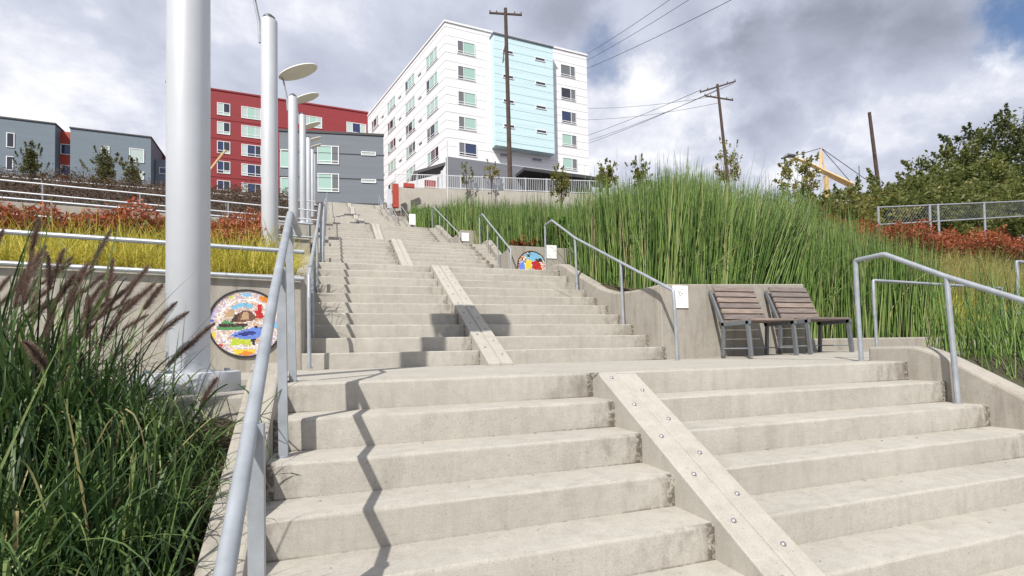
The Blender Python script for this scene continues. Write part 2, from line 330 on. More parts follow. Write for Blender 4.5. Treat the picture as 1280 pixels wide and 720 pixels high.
# ------------------------------------------------------------------ ground
def ground():
    xs = [-900, -400, -200, -120, -80, -55, -40, -30, -22, -16, -12, -9, -7, -5.5, -4.5, -3.5, -2.8, -2.2, -1.7, -1.2, -.8, -.5, -.3, -.2, -.12, -.08, .5, 2, 3.5, 4.26, 4.30, 4.6, 5.02, 5.07, 5.4, 5.8, 6.2, 6.58, 6.86, 7.2, 7.8, 8.6, 9.5, 10.5, 12, 14, 17, 20, 25, 32, 40, 55, 80, 130, 250, 900]
    ys = [-400, -100, -30, -12, -6, -4, -3, -2.7, -2.5, -2, -1.5, -1, -.5, 0, .4, .8, 1.4, 1.9, 2.47, 2.60, 3, 3.6, 4.2, 5, 5.5, 6.5, 7.4, 8.32, 8.46, 9.5, 10.8, 12, 13, 14.52, 14.66, 16, 17.5, 18.7, 20, 21.5, 23, 23.2, 25, 27, 28.6, 30, 31.2, 33, 35, 36.4, 38, 40.2, 42.2, 44, 46, 46.9, 47.1, 50, 54, 58, 66, 74, 82, 90, 100, 150, 300, 900]
    V = []
    for y in ys:
        for x in xs:
            z = hbase(x, y)
            xx = x+(drift(y) if -.2 < x < 1. and 2.5 < y < 47 else 0)
            if instairs(xx, y): z -= .8
            if -.35 < xx < 6 and 2.45 < y < 46 and not instairs(xx, y): pass
            if y > 50 and abs(x) > 60: z -= min(8, (abs(x)-60)*.05)
            V.append((xx, y, z+(random.uniform(-.02, .02) if abs(x) < 30 else 0)))
    nx = len(xs); Fq = [(j*nx+i, j*nx+i+1, (j+1)*nx+i+1, (j+1)*nx+i) for j in range(len(ys)-1) for i in range(nx-1)]
    tag(obj('ground', npmesh('ground', V, Fq, M['soil'])), kind='structure')
ground()

# ------------------------------------------------------------------ staircase
stairs = tag(obj('staircase', None), 'wide pale concrete public staircase climbing the hill in many flights', kind='structure')
def step_mesh(x0, x1, depth, seed, segs=26, jit=.0022, mat='step1'):
    rg = random.Random(seed); rr = .016
    prof = [(depth, -R-.03), (0, -R-.03)]+[(rr-rr*math.sin(a), -rr+rr*math.cos(a)) for a in [math.pi/2*(1-k/4) for k in range(5)]]+[(depth, 0.)]
    xs = [x0+(x1-x0)*i/segs for i in range(segs+1)]; n = len(prof); V = []; Fq = []
    w = [rg.uniform(-1, 1) for _ in range(segs+2)]
    for i, x in enumerate(xs):
        for j, (y, z) in enumerate(prof):
            k = jit*w[i] if 2 <= j <= 6 else 0
            dz = rg.gauss(0, jit*.55) if 2 <= j <= 6 else 0
            V.append((x, y+k+(rg.gauss(0, jit*.4) if 2 <= j <= 6 else 0), z+dz))
    mb = MB(); fs = []
    for i in range(segs):
        for j in range(n): fs.append((i*n+j, i*n+(j+1) % n, (i+1)*n+(j+1) % n, (i+1)*n+j))
    fs.append(tuple(range(n))); fs.append(tuple(segs*n+j for j in range(n))[::-1]); mb.add(V, fs)
    return mb.mesh('step', M[mat], True)
for k in range(1, 9):
    obj('step', step_mesh(-.02, 4.96, D1+.05, k), stairs, (0, -k*D1, -k*R))
for fi, (y0, z0, n) in enumerate(FL):
    shared = None
    for k in range(n):
        last = k == n-1
        if fi == 0: me = step_mesh(-.06, 4.20, D2+.05, 100+k, mat='step2')
        else:
            yy = y0+k*D2; dd = drift(yy)
            if shared is None or fi == 1: shared = step_mesh(-.06, (edge(fi, yy) if fi == 1 else max(EDGE[fi]))+.03-dd, D2+.05, 200+fi*20+k, 14, mat='step2')
            me = shared
        obj('step', me, stairs, (drift(y0+k*D2) if fi else 0, y0+k*D2, z0+(k+1)*R))
def landing(name, pts, z0, rise=None, seed=0, mat='conc'):
    # pts outline in xy with nosing on the -y side; top at z0
    mb = MB(); mb.extrude([(x, y, z) for x, y, z in pts], (0, 0, -.30)); return mb.build(name, M[mat], stairs, bevel=.012)
# landing 1: top step front (nosing n0) + slab; right apron rises a little towards the benches
obj('step', step_mesh(-.02, 4.96, D1+.05, 77), stairs, (0, 0, 0))
mb = MB(); mb.box(-.12, 4.97, .30, 2.45, -.30, -.0035); mb.build('landing', M['conc'], stairs)
mb = MB(); mb.extrude([(4.972, .36, 0.), (7.0, .75, .055), (7.0, 2.46, .055), (4.972, 2.46, .012)], (0, 0, -.3)); mb.build('landing', M['conc'], stairs)
mb = MB(); mb.extrude([(7.004, 1.62, .052), (11.5, 1.62, .06), (11.5, 2.46, .06), (7.004, 2.46, .052)], (0, 0, -.3)); mb.build('landing', M['conc'], stairs)
mb = MB(); mb.box(-3.2, -.124, .95, 2.46, -.3, -.012); mb.build('landing', M['conc'], stairs)
for fi, (y0, z0, n) in enumerate(FL):
    ye = y0+(n-1)*D2; zt = z0+n*R; yn = FL[fi+1][0] if fi+1 < len(FL) else 62; dx = drift(ye)
    mb = MB(); mb.box(-.10+dx, 4.22 if fi == 0 else 4.62, ye+D2, yn+.05, zt-.3, zt-.004)
    if fi == 0: mb.box(4.222, 6.6, ye+D2+.1, yn+.05, zt-.3, zt-.006)
    mb.build('landing', M['conc'], stairs)
mb = MB(); mb.box(-14, 14, -30, -8*D1+.02, -9*R-.3, -9*R); tag(mb.build('pavement', M['conc']), 'pale concrete pavement at the foot of the stairs', kind='structure')

# bike channels: two strips with a groove between, steel studs on each strip
stud_mb = MB(); stud_mb.tube([(0, 0, 0), (0, 0, .006), (0, 0, .011), (0, 0, .0125)], [.0125, .0125, .008, .003], 8); STUD = stud_mb.mesh('stud', M['stud'], True)
def channel(x0, x1, ya, za, yb, zb, h, studs, hb=.35, g=.02, gd=.012):
    # from low end (ya,za) to high end (yb,zb) along nosing line, top h above it
    xm = (x0+x1)/2; sl = (zb-za)/(yb-ya); mb = MB()
    for a, b, dz in ((x0, xm-g/2, 0.), (xm+g/2, x1, -.004)):
        prof = [(ya-h/sl*.9, za), (yb, zb+h+dz), (yb+h*.8+.05, zb+.004), (yb+h*.8+.05, zb-hb), (ya-h/sl*.9, za-.2)]
        mb.extrude([(a, y, z) for y, z in prof], (b-a, 0, 0))
    prof = [(ya-h/sl*.9+.02, za), (yb, zb+h-gd), (yb+h*.7, zb+.001), (yb+h*.7, zb-hb), (ya-h/sl*.9, za-.2)]
    mb.extrude([(xm-g/2-.002, y, z) for y, z in prof], (g+.004, 0, 0))
    o = mb.build('bike_channel', M['ramp'], stairs, bevel=.006)
    ang = math.atan(sl)
    if studs:
        L = yb-ya; n = studs
        for i in range(n):
            for s, ph, dz in ((0, .18, 0), (1, .68, -.004)):
                y = yb-(i+ph)*L/n; 
                if y < ya+.02: continue
                x = x0+(xm-g/2-x0)*.5 if s == 0 else xm+g/2+(x1-xm-g/2)*.5
                obj('stud', STUD, o, (x, y, zb+(y-yb)*sl+h+dz-.001), (ang, 0, 0))
    return o
channel(1.895, 2.175, -8.6*D1, -8.6*R, -.085, -.085*R/D1, .045, 9, g=.008, gd=.003)
y0, z0, n = FL[0]; channel(1.77, 2.045, y0-.24, z0+.02, y0+(n-1)*D2-.10, z0+n*R-.10*R/D2, .05, 10, g=.022, gd=.02)
for y0, z0, n in FL[1:]:
    dx = drift(y0+n*D2*.5); channel(1.79+dx, 2.07+dx, y0-.30, z0+.02, y0+(n-1)*D2-.10, z0+n*R-.1*R/D2, .06, 0, g=.035, gd=.035)

# ------------------------------------------------------------------ walls
def wall(name, label, cat='wall', mat='wall', bevel=.02):
    pass
def slope_wall(label, x0, x1, prof, bottom, bev=.018, skew=None):
    # prof: list of (y,z) along the top from low y to high y; vertical prism between x0 and x1
    mb = MB(); pts = [(y, z) for y, z in prof]+[(y, z-bottom) for y, z in reversed(prof)]
    n = len(prof)
    for i in range(n-1):
        pass
    vs = []; 
    sk = skew or (lambda y: 0.)
    for x in (x0, x1): vs += [(x+sk(y), y, z) for y, z in prof]+[(x+sk(y), y, z-bottom) for y, z in prof]
    fs = []
    for s in (0, 2*n):
        for i in range(n-1): fs.append((s+i, s+i+1, s+n+i+1, s+n+i))
    for i in range(n-1):
        fs.append((i, i+1, 2*n+i+1, 2*n+i)); fs.append((n+i, n+i+1, 3*n+i+1, 3*n+i))
    fs.append((0, n, 3*n, 2*n)); fs.append((n-1, 2*n-1, 4*n-1, 3*n-1)); mb.add(vs, fs)
    return tag(mb.build('side_wall', M['wall'], None, False, bev), label, 'wall', 'side walls of the stairs')
sl1 = R/D1
slope_wall('low sloping concrete kerb wall between tall grass and the nearest steps', -.175, -.022, [(-2.75, -9*R+.10), (-2.45, -9*R+.12)]+[(y, sl1*y+.055) for y in (-2.3, -1.8, -1.2, -.6, -.1)]+[(.12, .115), (.26, .115)], .55, .012)
slope_wall('sloping concrete side wall right of the nearest steps, under the front handrail', 4.94, 5.16, [(-2.75, -9*R+.2), (-2.45, -9*R+.22)]+[(y, sl1*y+.19) for y in (-2.3, -1.8, -1.2, -.7)]+[(-.318, .015), (-.16, .092), (-.06, .122), (.05, .13), (.345, .125)], .7, .02)
slope_wall('curved concrete side wall right of the second flight beside the reeds', 4.18, 4.37, [(2.475, .955), (3.2, .955), (3.6, .985), (4.0, 1.09), (4.857, 1.44), (5.45, 1.71), (5.75, 1.75), (6.0, 1.74)], 1.35, .03)
slope_wall('concrete side wall left of the second flight behind the round mosaic', -.26, -.05, [(2.475, .95), (3.2, .95), (3.6, .985), (4.0, 1.09), (4.857, 1.44), (5.45, 1.70), (5.9, 1.72)], 1.35, .03)
ORD = ['first', 'second', 'third', 'fourth', 'fifth', 'sixth', 'seventh', 'eighth']
for fi, (y0, z0, n) in enumerate(FL):
    if fi == 0: continue
    ye = y0+(n-1)*D2; s2 = R/D2; dx = drift((y0+ye)/2)
    pr = [(y0+.06, z0+1.0), (y0+1.0, z0+1.02), (y0+1.7, z0+R+s2*1.7+.16), (ye, z0+n*R+.14), (ye+.5, z0+n*R+.15)]
    slope_wall('concrete side wall right of the %s flight of steps' % ORD[fi+1], 0., .2, pr, 1.4, skew=lambda y, fi=fi: edge(fi, y))
    pl = [(y0+.06, z0+.55), (y0+.8, z0+.6), (y0+1.4, z0+R+s2*1.4+.12), (ye, z0+n*R+.10), (ye+.5, z0+n*R+.10)]
    slope_wall('concrete side wall left of the %s flight of steps' % ORD[fi+1], -.24+dx, -.05+dx, pl, 1.4)
def retwall(label, x0, x1, yf, zb, zt, zt2=None, th=.2, coping=False):
    mb = MB(); zt2 = zt if zt2 is None else zt2; nseg = max(2, int(abs(x1-x0)/.5)); vs = []; 
    for i in range(nseg+1):
        x = x0+(x1-x0)*i/nseg; z = zt+(zt2-zt)*i/nseg; vs += [(x, yf, zb), (x, yf, z), (x, yf+th, z), (x, yf+th, zb)]
    fs = [(i*4+j, i*4+(j+1) % 4, i*4+4+(j+1) % 4, i*4+4+j) for i in range(nseg) for j in range(4)]+[(0, 1, 2, 3), (nseg*4+3, nseg*4+2, nseg*4+1, nseg*4)]
    mb.add(vs, fs); o = mb.build('retaining_wall', M['wall'], None, False, .015)
    return tag(o, label, 'wall', 'retaining walls at the landings')
retwall('concrete retaining wall behind the two wooden benches', 4.185, 6.60, 2.45, -.25, .96, 1.02)
tag(MB().box(6.604, 11.5, 2.452, 2.62, -.2, .235).build('kerb', M['wall'], None, False, .02), 'low concrete kerb in front of the reeds right of the benches', 'kerb')
mosw = retwall('concrete retaining wall carrying the round bird mosaic, left of the stairs', -8., -.062, 2.45, -.3, .97, .95)
retwall('concrete retaining wall carrying the half hidden mosaic above the second flight', 4.14, 7.6, 8.3, 1.3, 2.62)
retwall('concrete terrace wall left of the second landing behind yellow grass', -9., -.26, 8.3, 1.3, 2.7, 2.55)
retwall('concrete terrace wall right of the third landing below the reeds', 4.42, 7.6, 14.5, 2.9, 4.42)
retwall('concrete terrace wall left of the third landing behind red shrubs', -14., -.40, 14.5, 2.9, 4.6, 4.3)
for y, z, t in ((23.1, 5.44, 'fourth'), (31.2, 8.16, 'fifth')):
    dx = drift(y); retwall('concrete terrace wall right of the %s landing' % t, 4.2+dx, 8.+dx, y, z-.5, z+.98)
# pad below the nearest light pole and the bed edging
tag(MB().box(-1.25, -.18, -.02, .93, -.3, -.045).build('concrete_pad', M['conc'], None, False, .02), 'concrete pad under the base of the nearest light pole', 'pad')

# ------------------------------------------------------------------ handrails
def handrail(label, path, posts, r=.024, pr=.021, group='galvanised handrails', sq=False):
    # path: rail polyline; posts: list of (top, foot)
    o = thing('handrail', label, 'handrail', path[0], group); off = np.array(path[0])
    P = [np.array(p)-off for p in path]
    # round the corners a little
    Q = [P[0]]
    for i in range(1, len(P)-1):
        a, b, c = P[i-1], P[i], P[i+1]; la, lc = np.linalg.norm(a-b), np.linalg.norm(c-b); k = min(.016, la*.3, lc*.3)
        Q += [b+(a-b)/la*k, b+((a-b)/la+(c-b)/lc)*k*.28, b+(c-b)/lc*k]
    Q.append(P[-1]); MB().tube(Q, r, 12).build('rail', M['galv'], o, True)
    for t, f in posts:
        t = np.array(t)-off; f = np.array(f)-off; mb = MB()
        if sq: mb.bar(t, f, pr*2, pr*2, 0, (0, 1, 0))
        else: mb.tube([t, f], pr, 10)
        p = mb.build('post', M['galv'], o, True)
        fl = MB(); fl.tube([f+np.array((0, 0, -.004)), f+np.array((0, 0, .008))], pr*1.55, 12); fl.build('foot_plate', M['galv'], p)
    return o
def zr(y, h): return sl1*y+h
handrail('thick galvanised handrail running down past the camera beside the tall grass', [(.02, .95, 1.04), (.0, .46, 1.065), (.03, -.72, .41), (.075, -1.95, -.27), (.09, -2.5, -.58), (.09, -2.75, -.60)],
         [((.012, .23, .93), (.03, .22, 0)), ((.03, -.41, .58), (.038, -.42, -2*R)), ((.072, -1.50, -.02), (.075, -1.51, -6*R)), ((.085, -2.3, -.47), (.085, -2.3, -9*R))], .0205, .020, sq=True)
handrail('galvanised handrail in front of the benches, right of the nearest steps', [(4.85, .36, 0.5), (4.85, .365, .935), (4.85, .10, .945), (4.85, -.37, .68), (4.85, -.847, .442), (4.85, -2.3, -.36), (4.85, -2.6, -.36)],
         [((4.85, .36, .55), (4.85, .345, 0.004)), ((4.85, -.375, .67), (4.85, -.415, -2*R)), ((4.85, -1.25, .21), (4.85, -1.28, -5*R)), ((4.85, -2.3, -.37), (4.85, -2.3, -9*R))], .021, .0195)
handrail('level galvanised handrail farther right, partly behind the front handrail', [(6.66, 1.5, .5), (6.66, 1.5, .945), (9.2, 1.5, .90), (9.2, 1.5, .4)], [((6.66, 1.5, .6), (6.68, 1.5, .06)), ((9.2, 1.5, .5), (9.2, 1.5, .04))], .020, .019)
handrail('short galvanised rail end among the reeds at the right edge', [(10.6, 2.0, .7), (10.59, 2.0, 1.42), (12.4, 2.0, 1.38)], [((10.6, 2.0, .8), (10.6, 2.0, .05)), ((12.4, 2.0, 1.38), (12.4, 2.0, .05))], .024, .022)
handrail('galvanised handrail right of the second flight, ending at the white sign', [(4.08, 5.95, 2.1), (4.08, 5.95, 2.545), (4.08, 5.62, 2.555), (4.08, 4.66, 2.02), (4.08, 2.05, .83), (4.08, 2.03, .5)],
         [((4.08, 5.95, 2.2), (4.08, 5.95, 1.6)), ((4.08, 4.66, 2.01), (4.08, 4.62, 1.12)), ((4.08, 3.22, 1.36), (4.08, 3.19, .48)), ((4.08, 2.03, .6), (4.08, 2.01, 0))], .020, .019)
handrail('galvanised handrail left of the second flight, fixed to the side wall', [(.02, 5.95, 2.2), (.02, 5.95, 2.55), (.02, 5.62, 2.555), (.02, 4.66, 2.02), (.02, 2.25, .92), (.02, 2.2, .6)],
         [((.02, 5.95, 2.3), (.02, 5.95, 1.6)), ((.02, 4.3, 1.85), (.02, 4.3, .96)), ((.02, 2.9, 1.2), (.02, 2.9, .32)), ((.02, 2.2, .7), (.02, 2.2, .02))], .020, .019)
for fi, (y0, z0, n) in enumerate(FL):
    if fi == 0: continue
    ye = y0+(n-1)*D2; zt = z0+n*R; s2 = R/D2
    for sx, side in ((4.03, 'right'), (.03, 'left')):
        xa = sx+drift(y0); xb = sx+drift(ye)
        if side == 'right': xa = edge(fi, y0)-.09; xb = edge(fi, ye)-.09
        ps = [((xb, ye+.4, zt+.5), (xb, ye+.4, zt))]
        for t in (.72, .38):
            y = y0+(ye-y0)*t; k = int((y-y0)/D2); x = xa+(xb-xa)*t
            ps.append(((x, y0+(k+.5)*D2, z0+(k+1)*R+.86), (x, y0+(k+.5)*D2, z0+(k+1)*R)))
        ps.append(((xa, y0-.3, z0+.5), (xa, y0-.3, z0)))
        handrail('galvanised handrail on the %s of the %s flight up the hill' % (side, ORD[fi+1]),
                 [(xb, ye+.4, zt+.4), (xb, ye+.4, zt+.95), (xb, ye+.1, zt+.96), (xa, y0-.28, z0+.86), (xa, y0-.3, z0+.4)], ps, .021, .019)
def guardrail(label, x0, x1, y, zs, rise, posts, zf):
    o = thing('guard_rail', label, 'railing', (x0, y, zs[0]), 'terrace guard rails')
    for z in zs: MB().tube([(0, 0, z-zs[0]), (x1-x0, 0, z-zs[0]+rise*(x1-x0))], .022, 10).build('rail', M['whitepaint'] if y > 10 else M['galv'], o, True)
    for px in posts:
        MB().tube([(px-x0, 0, zf-zs[0]), (px-x0, 0, max(zs)-zs[0]+rise*(px-x0))], .02, 8).build('post', M['galv'], o, True)
guardrail('two-bar guard rail on the wall above the round bird mosaic', -.03, -8., 2.40, (.905, 1.175), -.03, (-2.6, -4.4, -6.2), .3)
guardrail('two-bar guard rail on the terrace wall behind the yellow grass', -.2, -9., 8.24, (2.56, 2.84), -.03, (-2.4, -4.6, -6.8), 1.7)
guardrail('white two-bar guard rail along the terrace above the red shrubs', -.35, -16., 14.45, (4.45, 4.75), -.035, (-.6, -2.9, -5.2, -7.5, -9.8), 3.5)
guardrail('thin far guard rail high on the slope left of the light poles', -.6, -14., 20., (6.6,), -.01, (-1., -4., -7., -10.), 5.2)

# ------------------------------------------------------------------ light poles
def light_pole(label, x, y, z, h=3.78, full=True, rr=.113):
    o = thing('light_pole', label, 'light pole', (x, y, z), 'row of light poles left of the stairs')
    mb = MB(); mb.tube([(0, 0, .10), (0, 0, h)], rr, 40); mb.build('pole', M['pole'], o, True, .004)
    b = MB(); b.tube([(0, 0, -.02), (0, 0, .115)], .275, 48); bo = b.build('base', M['pole'], o, True, .012)
    if full:
        for k in range(6):
            a = k*math.pi/3+.3; MB().tube([(.2*math.cos(a), .2*math.sin(a), .113), (.2*math.cos(a), .2*math.sin(a), .132)], .016, 6).build('bolt', M['galv'], bo)
    # curved bracket on the left side, carrying the tilted disc
    pts = [(-rr-.01, 0, h-.35), (-rr-.02, 0, h-.05), (-rr-.07, 0, h+.22), (-.22, 0, h+.42), (-.30, 0, h+.55)]
    br = MB(); br.tube(pts, [.02, .024, .022, .02, .018], 8); br.build('bracket', M['galv'], o, True)
    d = MB(); n = 40; R0 = .5; vs = [(0, 0, .035)]; 
    for r_, z_ in ((.48, .022), (.5, 0.), (.48, -.018)): vs += [(r_*math.cos(2*math.pi*k/n), r_*math.sin(2*math.pi*k/n), z_) for k in range(n)]
    vs.append((0, 0, -.03)); fs = [(0, 1+k, 1+(k+1) % n) for k in range(n)]
    for j in (0, 1): fs += [(1+j*n+k, 1+j*n+(k+1) % n, 1+(j+1)*n+(k+1) % n, 1+(j+1)*n+k) for k in range(n)]
    fs += [(1+3*n, 1+2*n+(k+1) % n, 1+2*n+k) for k in range(n)]; d.add(vs, fs)
    do = d.build('lamp_disc', M['disc'], o, True); do.location = (.13, -.02, h+.66); do.rotation_euler = (math.radians(10), math.radians(-24), 0)
    lm = MB(); lm.tube([(0, 0, h-.02), (0, 0, h+.05), (0, 0, h+.09)], [.09, .085, .04], 16); lm.build('lamp_head', M['dark'], o, True)
PO = ['nearest thick pale grey light pole on a round base beside the tall grass', 'second light pole up the hill, its cut-off top against the sky', 'third light pole up the hill with the largest tilted lamp disc', 'fourth light pole up the hill', 'fifth light pole up the hill', 'sixth light pole up the hill', 'seventh and farthest light pole of the row']
for i, (x, y, z) in enumerate([(-.552, .40, -.045), (-.65, 5.05, 1.30), (-.755, 10.6, 2.80), (-.93, 17.2, 4.85), (-1.10, 24.5, 6.7), (-1.25, 32., 8.7), (-1.45, 40., 11.8)]):
    light_pole(PO[i], x, y, z, (3.78, 3.78, 3.78, 4.2, 4.4, 4.65, 4.2)[i], i < 1)

# ------------------------------------------------------------------ benches
def bench(label, x, y, z, w=.75):
    o = thing('bench', label, 'bench', (x, y, z), 'wooden seats against the wall')
    for sx in (0, 1):
        xx = .022 if sx == 0 else w-.022
        f = MB(); f.bar((xx, -.43, .435), (xx, -.47, 0), .05, .032, 0, (1, 0, 0)); f.build('leg', M['bframe'], o, False, .004)
        f = MB(); f.bar((xx, -.03, .435), (xx, -.005, 0), .045, .032, 0, (1, 0, 0)); f.build('leg', M['bframe'], o, False, .004)
        f = MB(); f.bar((xx, -.475, .415), (xx, .01, .405), .032, .055); f.build('seat_rail', M['bframe'], o, False, .006)
        f = MB(); f.bar((xx, -.015, .40), (xx, .205, .86), .032, .045, 0, (0, 1, 0)); f.build('back_upright', M['bframe'], o, False, .006)
        f = MB(); f.tube([(xx, -.45, .10), (xx, -.02, .10)], .008, 6); f.build('side_stretcher', M['galv'], o)
    MB().tube([(.03, -.02, .10), (w-.03, -.02, .10)], .008, 6).build('stretcher', M['galv'], o)
    sm = MB().obox((0, 0, 0), (w/2-.045, 0, 0), (0, .0345, 0), (0, 0, .0135)).mesh('slat', M['wood'], False, .004)
    for i in range(6): obj('seat_slat', sm, o, (w/2, -.435+i*.078, .447-.002*i))
    ang = math.atan2(.46, .22)
    for i in range(6):
        t = .10+i*.165
        obj('back_slat', sm, o, (w/2, -.015+.22*t*.98-.022, .40+.46*t+.055), (ang, 0, 0))
    return o
bench('slatted wooden seat nearest the white sign, with grey metal legs', 4.90, 2.21, .022)
bench('slatted wooden seat at the right end of the wall, beside the reeds', 5.835, 2.21, .036)

# ------------------------------------------------------------------ signs
def sign(label, x, y, z, w, h, detail=True):
    o = thing('sign', label, 'sign', (x, y, z), 'white information signs by the handrails')
    MB().box(0, w, -.012, 0, 0, h).build('panel', M['signw'], o, False, .003)
    if detail:
        g = MB(); y1 = -.0145; X0, X1, Z0, Z1 = w*.30, w*.66, h*.47, h*.86; t = .004
        for a, b, c, d in ((X0, X1, Z1-t, Z1), (X0, X0+t, Z0, Z1), (X1-t, X1, Z0, Z1), (X0, X0+.02, Z0, Z0+t)): g.box(a, b, y1, -.0122, c, d)
        rr = random.Random(3)
        for i in range(9):
            cx = rr.uniform(X0+.015, X1-.015); cz = rr.uniform(Z0+.015, Z1-.02); g.box(cx-.008, cx+.008, y1, -.0122, cz-.0025, cz+.0025); g.box(cx-.002, cx+.002, y1, -.0122, cz-.011, cz+.011)
        g.build('diagram', M['signg'], o)
        g = MB()
        for i in range(4): g.box(w*.28, w*(.7 if i % 2 else .8), y1, -.0122, h*(.13+i*.07), h*(.13+i*.07)+.004)
        g.build('text_lines', M['signl'], o)
    return o
sign('white sign with a small diagram on the wall left of the benches', 4.36, 2.447, .655, .235, .29)
sign('white sign beside the half hidden mosaic above the second flight', 5.08, 8.297, 2.345, .28, .33, False)
sign('white sign at the foot of the fourth flight', 4.46, 14.49, 4.02, .27, .30, False)
sign('small white sign farthest up the stairs on the right', 3.75, 23.0, 6.6, .32, .55, False)

# ------------------------------------------------------------------ mosaics
def inpoly(x, y, P):
    c = False; j = len(P)-1
    for i in range(len(P)):
        if (P[i][1] > y) != (P[j][1] > y) and x < (P[j][0]-P[i][0])*(y-P[i][1])/(P[j][1]-P[i][1])+P[i][0]: c = not c
        j = i
    return c
def mosaic(label, cx, yf, cz, Rm, shapes, ringc, fillc, seed, cell=.0125, size=(278, 297), ctr=(325, 357)):
    o = thing('mosaic', label, 'mosaic', (cx, yf, cz), 'round mosaics on the walls'); rg = random.Random(seed)
    rim = MB(); n = 56; prof = [(Rm-.004, -.02), (Rm+.012, -.02), (Rm+.012, .001), (Rm-.004, .001)]
    vs = [(r*math.cos(2*math.pi*k/n), y, r*math.sin(2*math.pi*k/n)) for k in range(n) for r, y in prof]
    rim.add(vs, [(k*4+j, k*4+(j+1) % 4, ((k+1) % n)*4+(j+1) % 4, ((k+1) % n)*4+j) for k in range(n) for j in range(4)]); rim.build('rim', M['black'], o)
    b = MB(); b.extrude([(Rm*math.cos(2*math.pi*k/n), -.006, Rm*math.sin(2*math.pi*k/n)) for k in range(n)], (0, .005, 0)); b.build('grout', M['m_cream'], o)
    names = list(MOS); t = MB(); N = int(Rm/cell)+1; jit = {}
    def jp(i, j):
        if (i, j) not in jit: jit[i, j] = ((i+rg.uniform(-.33, .33))*cell, (j+rg.uniform(-.33, .33))*cell)
        return jit[i, j]
    for i in range(-N, N):
        for j in range(-N, N):
            q = [jp(i, j), jp(i+1, j), jp(i+1, j+1), jp(i, j+1)]; mx = sum(a for a, _ in q)/4; mz = sum(a for _, a in q)/4; rr = math.hypot(mx, mz)
            if rr > Rm-.008: continue
            px, py = ctr[0]+mx/Rm*size[0], ctr[1]-mz/Rm*size[1]; c = None
            for col, P in shapes:
                if inpoly(px, py, P): c = col
            if c is None:
                k = rr/Rm
                c = rg.choice(ringc) if k > .76 else ('white' if k > .70 else rg.choice(fillc))
            q = [(mx+(a-mx)*.88, mz+(b_-mz)*.88) for a, b_ in q]
            s_ = min(1., (Rm-.004)/max(math.hypot(a, b_) for a, b_ in q)); q = [(a*s_, b_*s_) for a, b_ in q]
            yo = -.009-rg.uniform(0, .002)
            t.add([(a, yo, b_) for a, b_ in q]+[(a, -.005, b_) for a, b_ in q], [(0, 1, 2, 3)]+[(k, (k+1) % 4, 4+(k+1) % 4, 4+k) for k in range(4)], names.index(c))
    tag(t.build('tesserae', [M['m_'+k] for k in names], o), kind='stuff')
SH1 = [('sky', [(200, 215), (260, 178), (330, 168), (375, 190), (365, 222), (300, 205), (235, 235)]), ('tan', [(165, 300), (185, 235), (235, 228), (235, 300)]),
       ('green', [(105, 415), (110, 385), (165, 325), (205, 345), (330, 385), (300, 410)]), ('brown', [(200, 345), (240, 280), (300, 245), (355, 240), (405, 300), (385, 325), (300, 345)]),
       ('tan', [(285, 325), (300, 255), (340, 250), (345, 320)]), ('dkbrown', [(205, 345), (240, 275), (270, 280), (255, 335)]), ('red', [(398, 305), (392, 240), (412, 185), (440, 185), (442, 250), (462, 290), (440, 318)]),
       ('pink', [(392, 235), (405, 200), (418, 205), (412, 250)]), ('dkbrown', [(110, 362), (335, 362), (335, 385), (120, 388)]), ('orange', [(445, 335), (500, 298), (538, 328), (500, 348)]),
       ('periw', [(200, 470), (260, 428), (400, 383), (440, 392), (455, 430), (440, 462), (400, 495), (360, 502), (290, 495)]), ('navy', [(236, 468), (290, 433), (390, 428), (405, 450), (330, 468)]), ('black', [(440, 395), (488, 402), (450, 425)]), ('black', [(380, 378), (440, 392), (390, 400)]),
       ('lime', [(195, 558), (228, 488), (350, 502), (372, 560), (300, 545)]), ('black', [(352, 502), (398, 492), (385, 555)]), ('orange', [(418, 108), (500, 108), (548, 160), (512, 188), (440, 152)]), ('sky', [(275, 98), (320, 78), (375, 100), (330, 122)]),
       ('yellow', [(228, 590), (405, 588), (375, 640), (245, 642)]), ('orange', [(265, 632), (320, 600), (385, 625), (330, 650)]), ('red', [(108, 538), (155, 542), (140, 572)]), ('lilac', [(45, 230), (95, 230), (95, 310), (48, 310)]), ('sky', [(520, 350), (570, 340), (560, 400), (515, 395)]), ('lime', [(180, 125), (235, 105), (225, 135)]), ('yellow', [(50, 440), (95, 430), (95, 480), (60, 480)]), ('blue', [(48, 320), (85, 320), (80, 350), (50, 350)])]
mosaic('round mosaic with a blue bird and a brown bird on the left wall', -.56, 2.449, .463, .32, SH1, ['pink', 'cream', 'white', 'pink', 'lilac', 'cream'], ['pink', 'cream', 'tan', 'pink', 'white'], 5)
SH2 = [('sky', [(150, 130), (400, 60), (560, 200), (400, 260), (250, 220)]), ('red', [(330, 260), (480, 250), (520, 420), (420, 480), (330, 360)]), ('yellow', [(200, 250), (310, 230), (320, 400), (200, 420)]), ('periw', [(60, 330), (170, 250), (200, 470), (90, 470)]), ('black', [(400, 220), (520, 190), (540, 260), (440, 260)]), ('black', [(230, 120), (300, 110), (290, 180), (240, 180)]), ('red', [(430, 420), (560, 420), (520, 520), (430, 520)])]
mosaic('half hidden round mosaic of red, yellow and blue beyond the second flight', 4.70, 8.299, 2.14, .36, SH2, ['orange', 'black', 'white', 'red', 'cream'], ['white', 'yellow', 'sky', 'black', 'cream'], 9, .022)

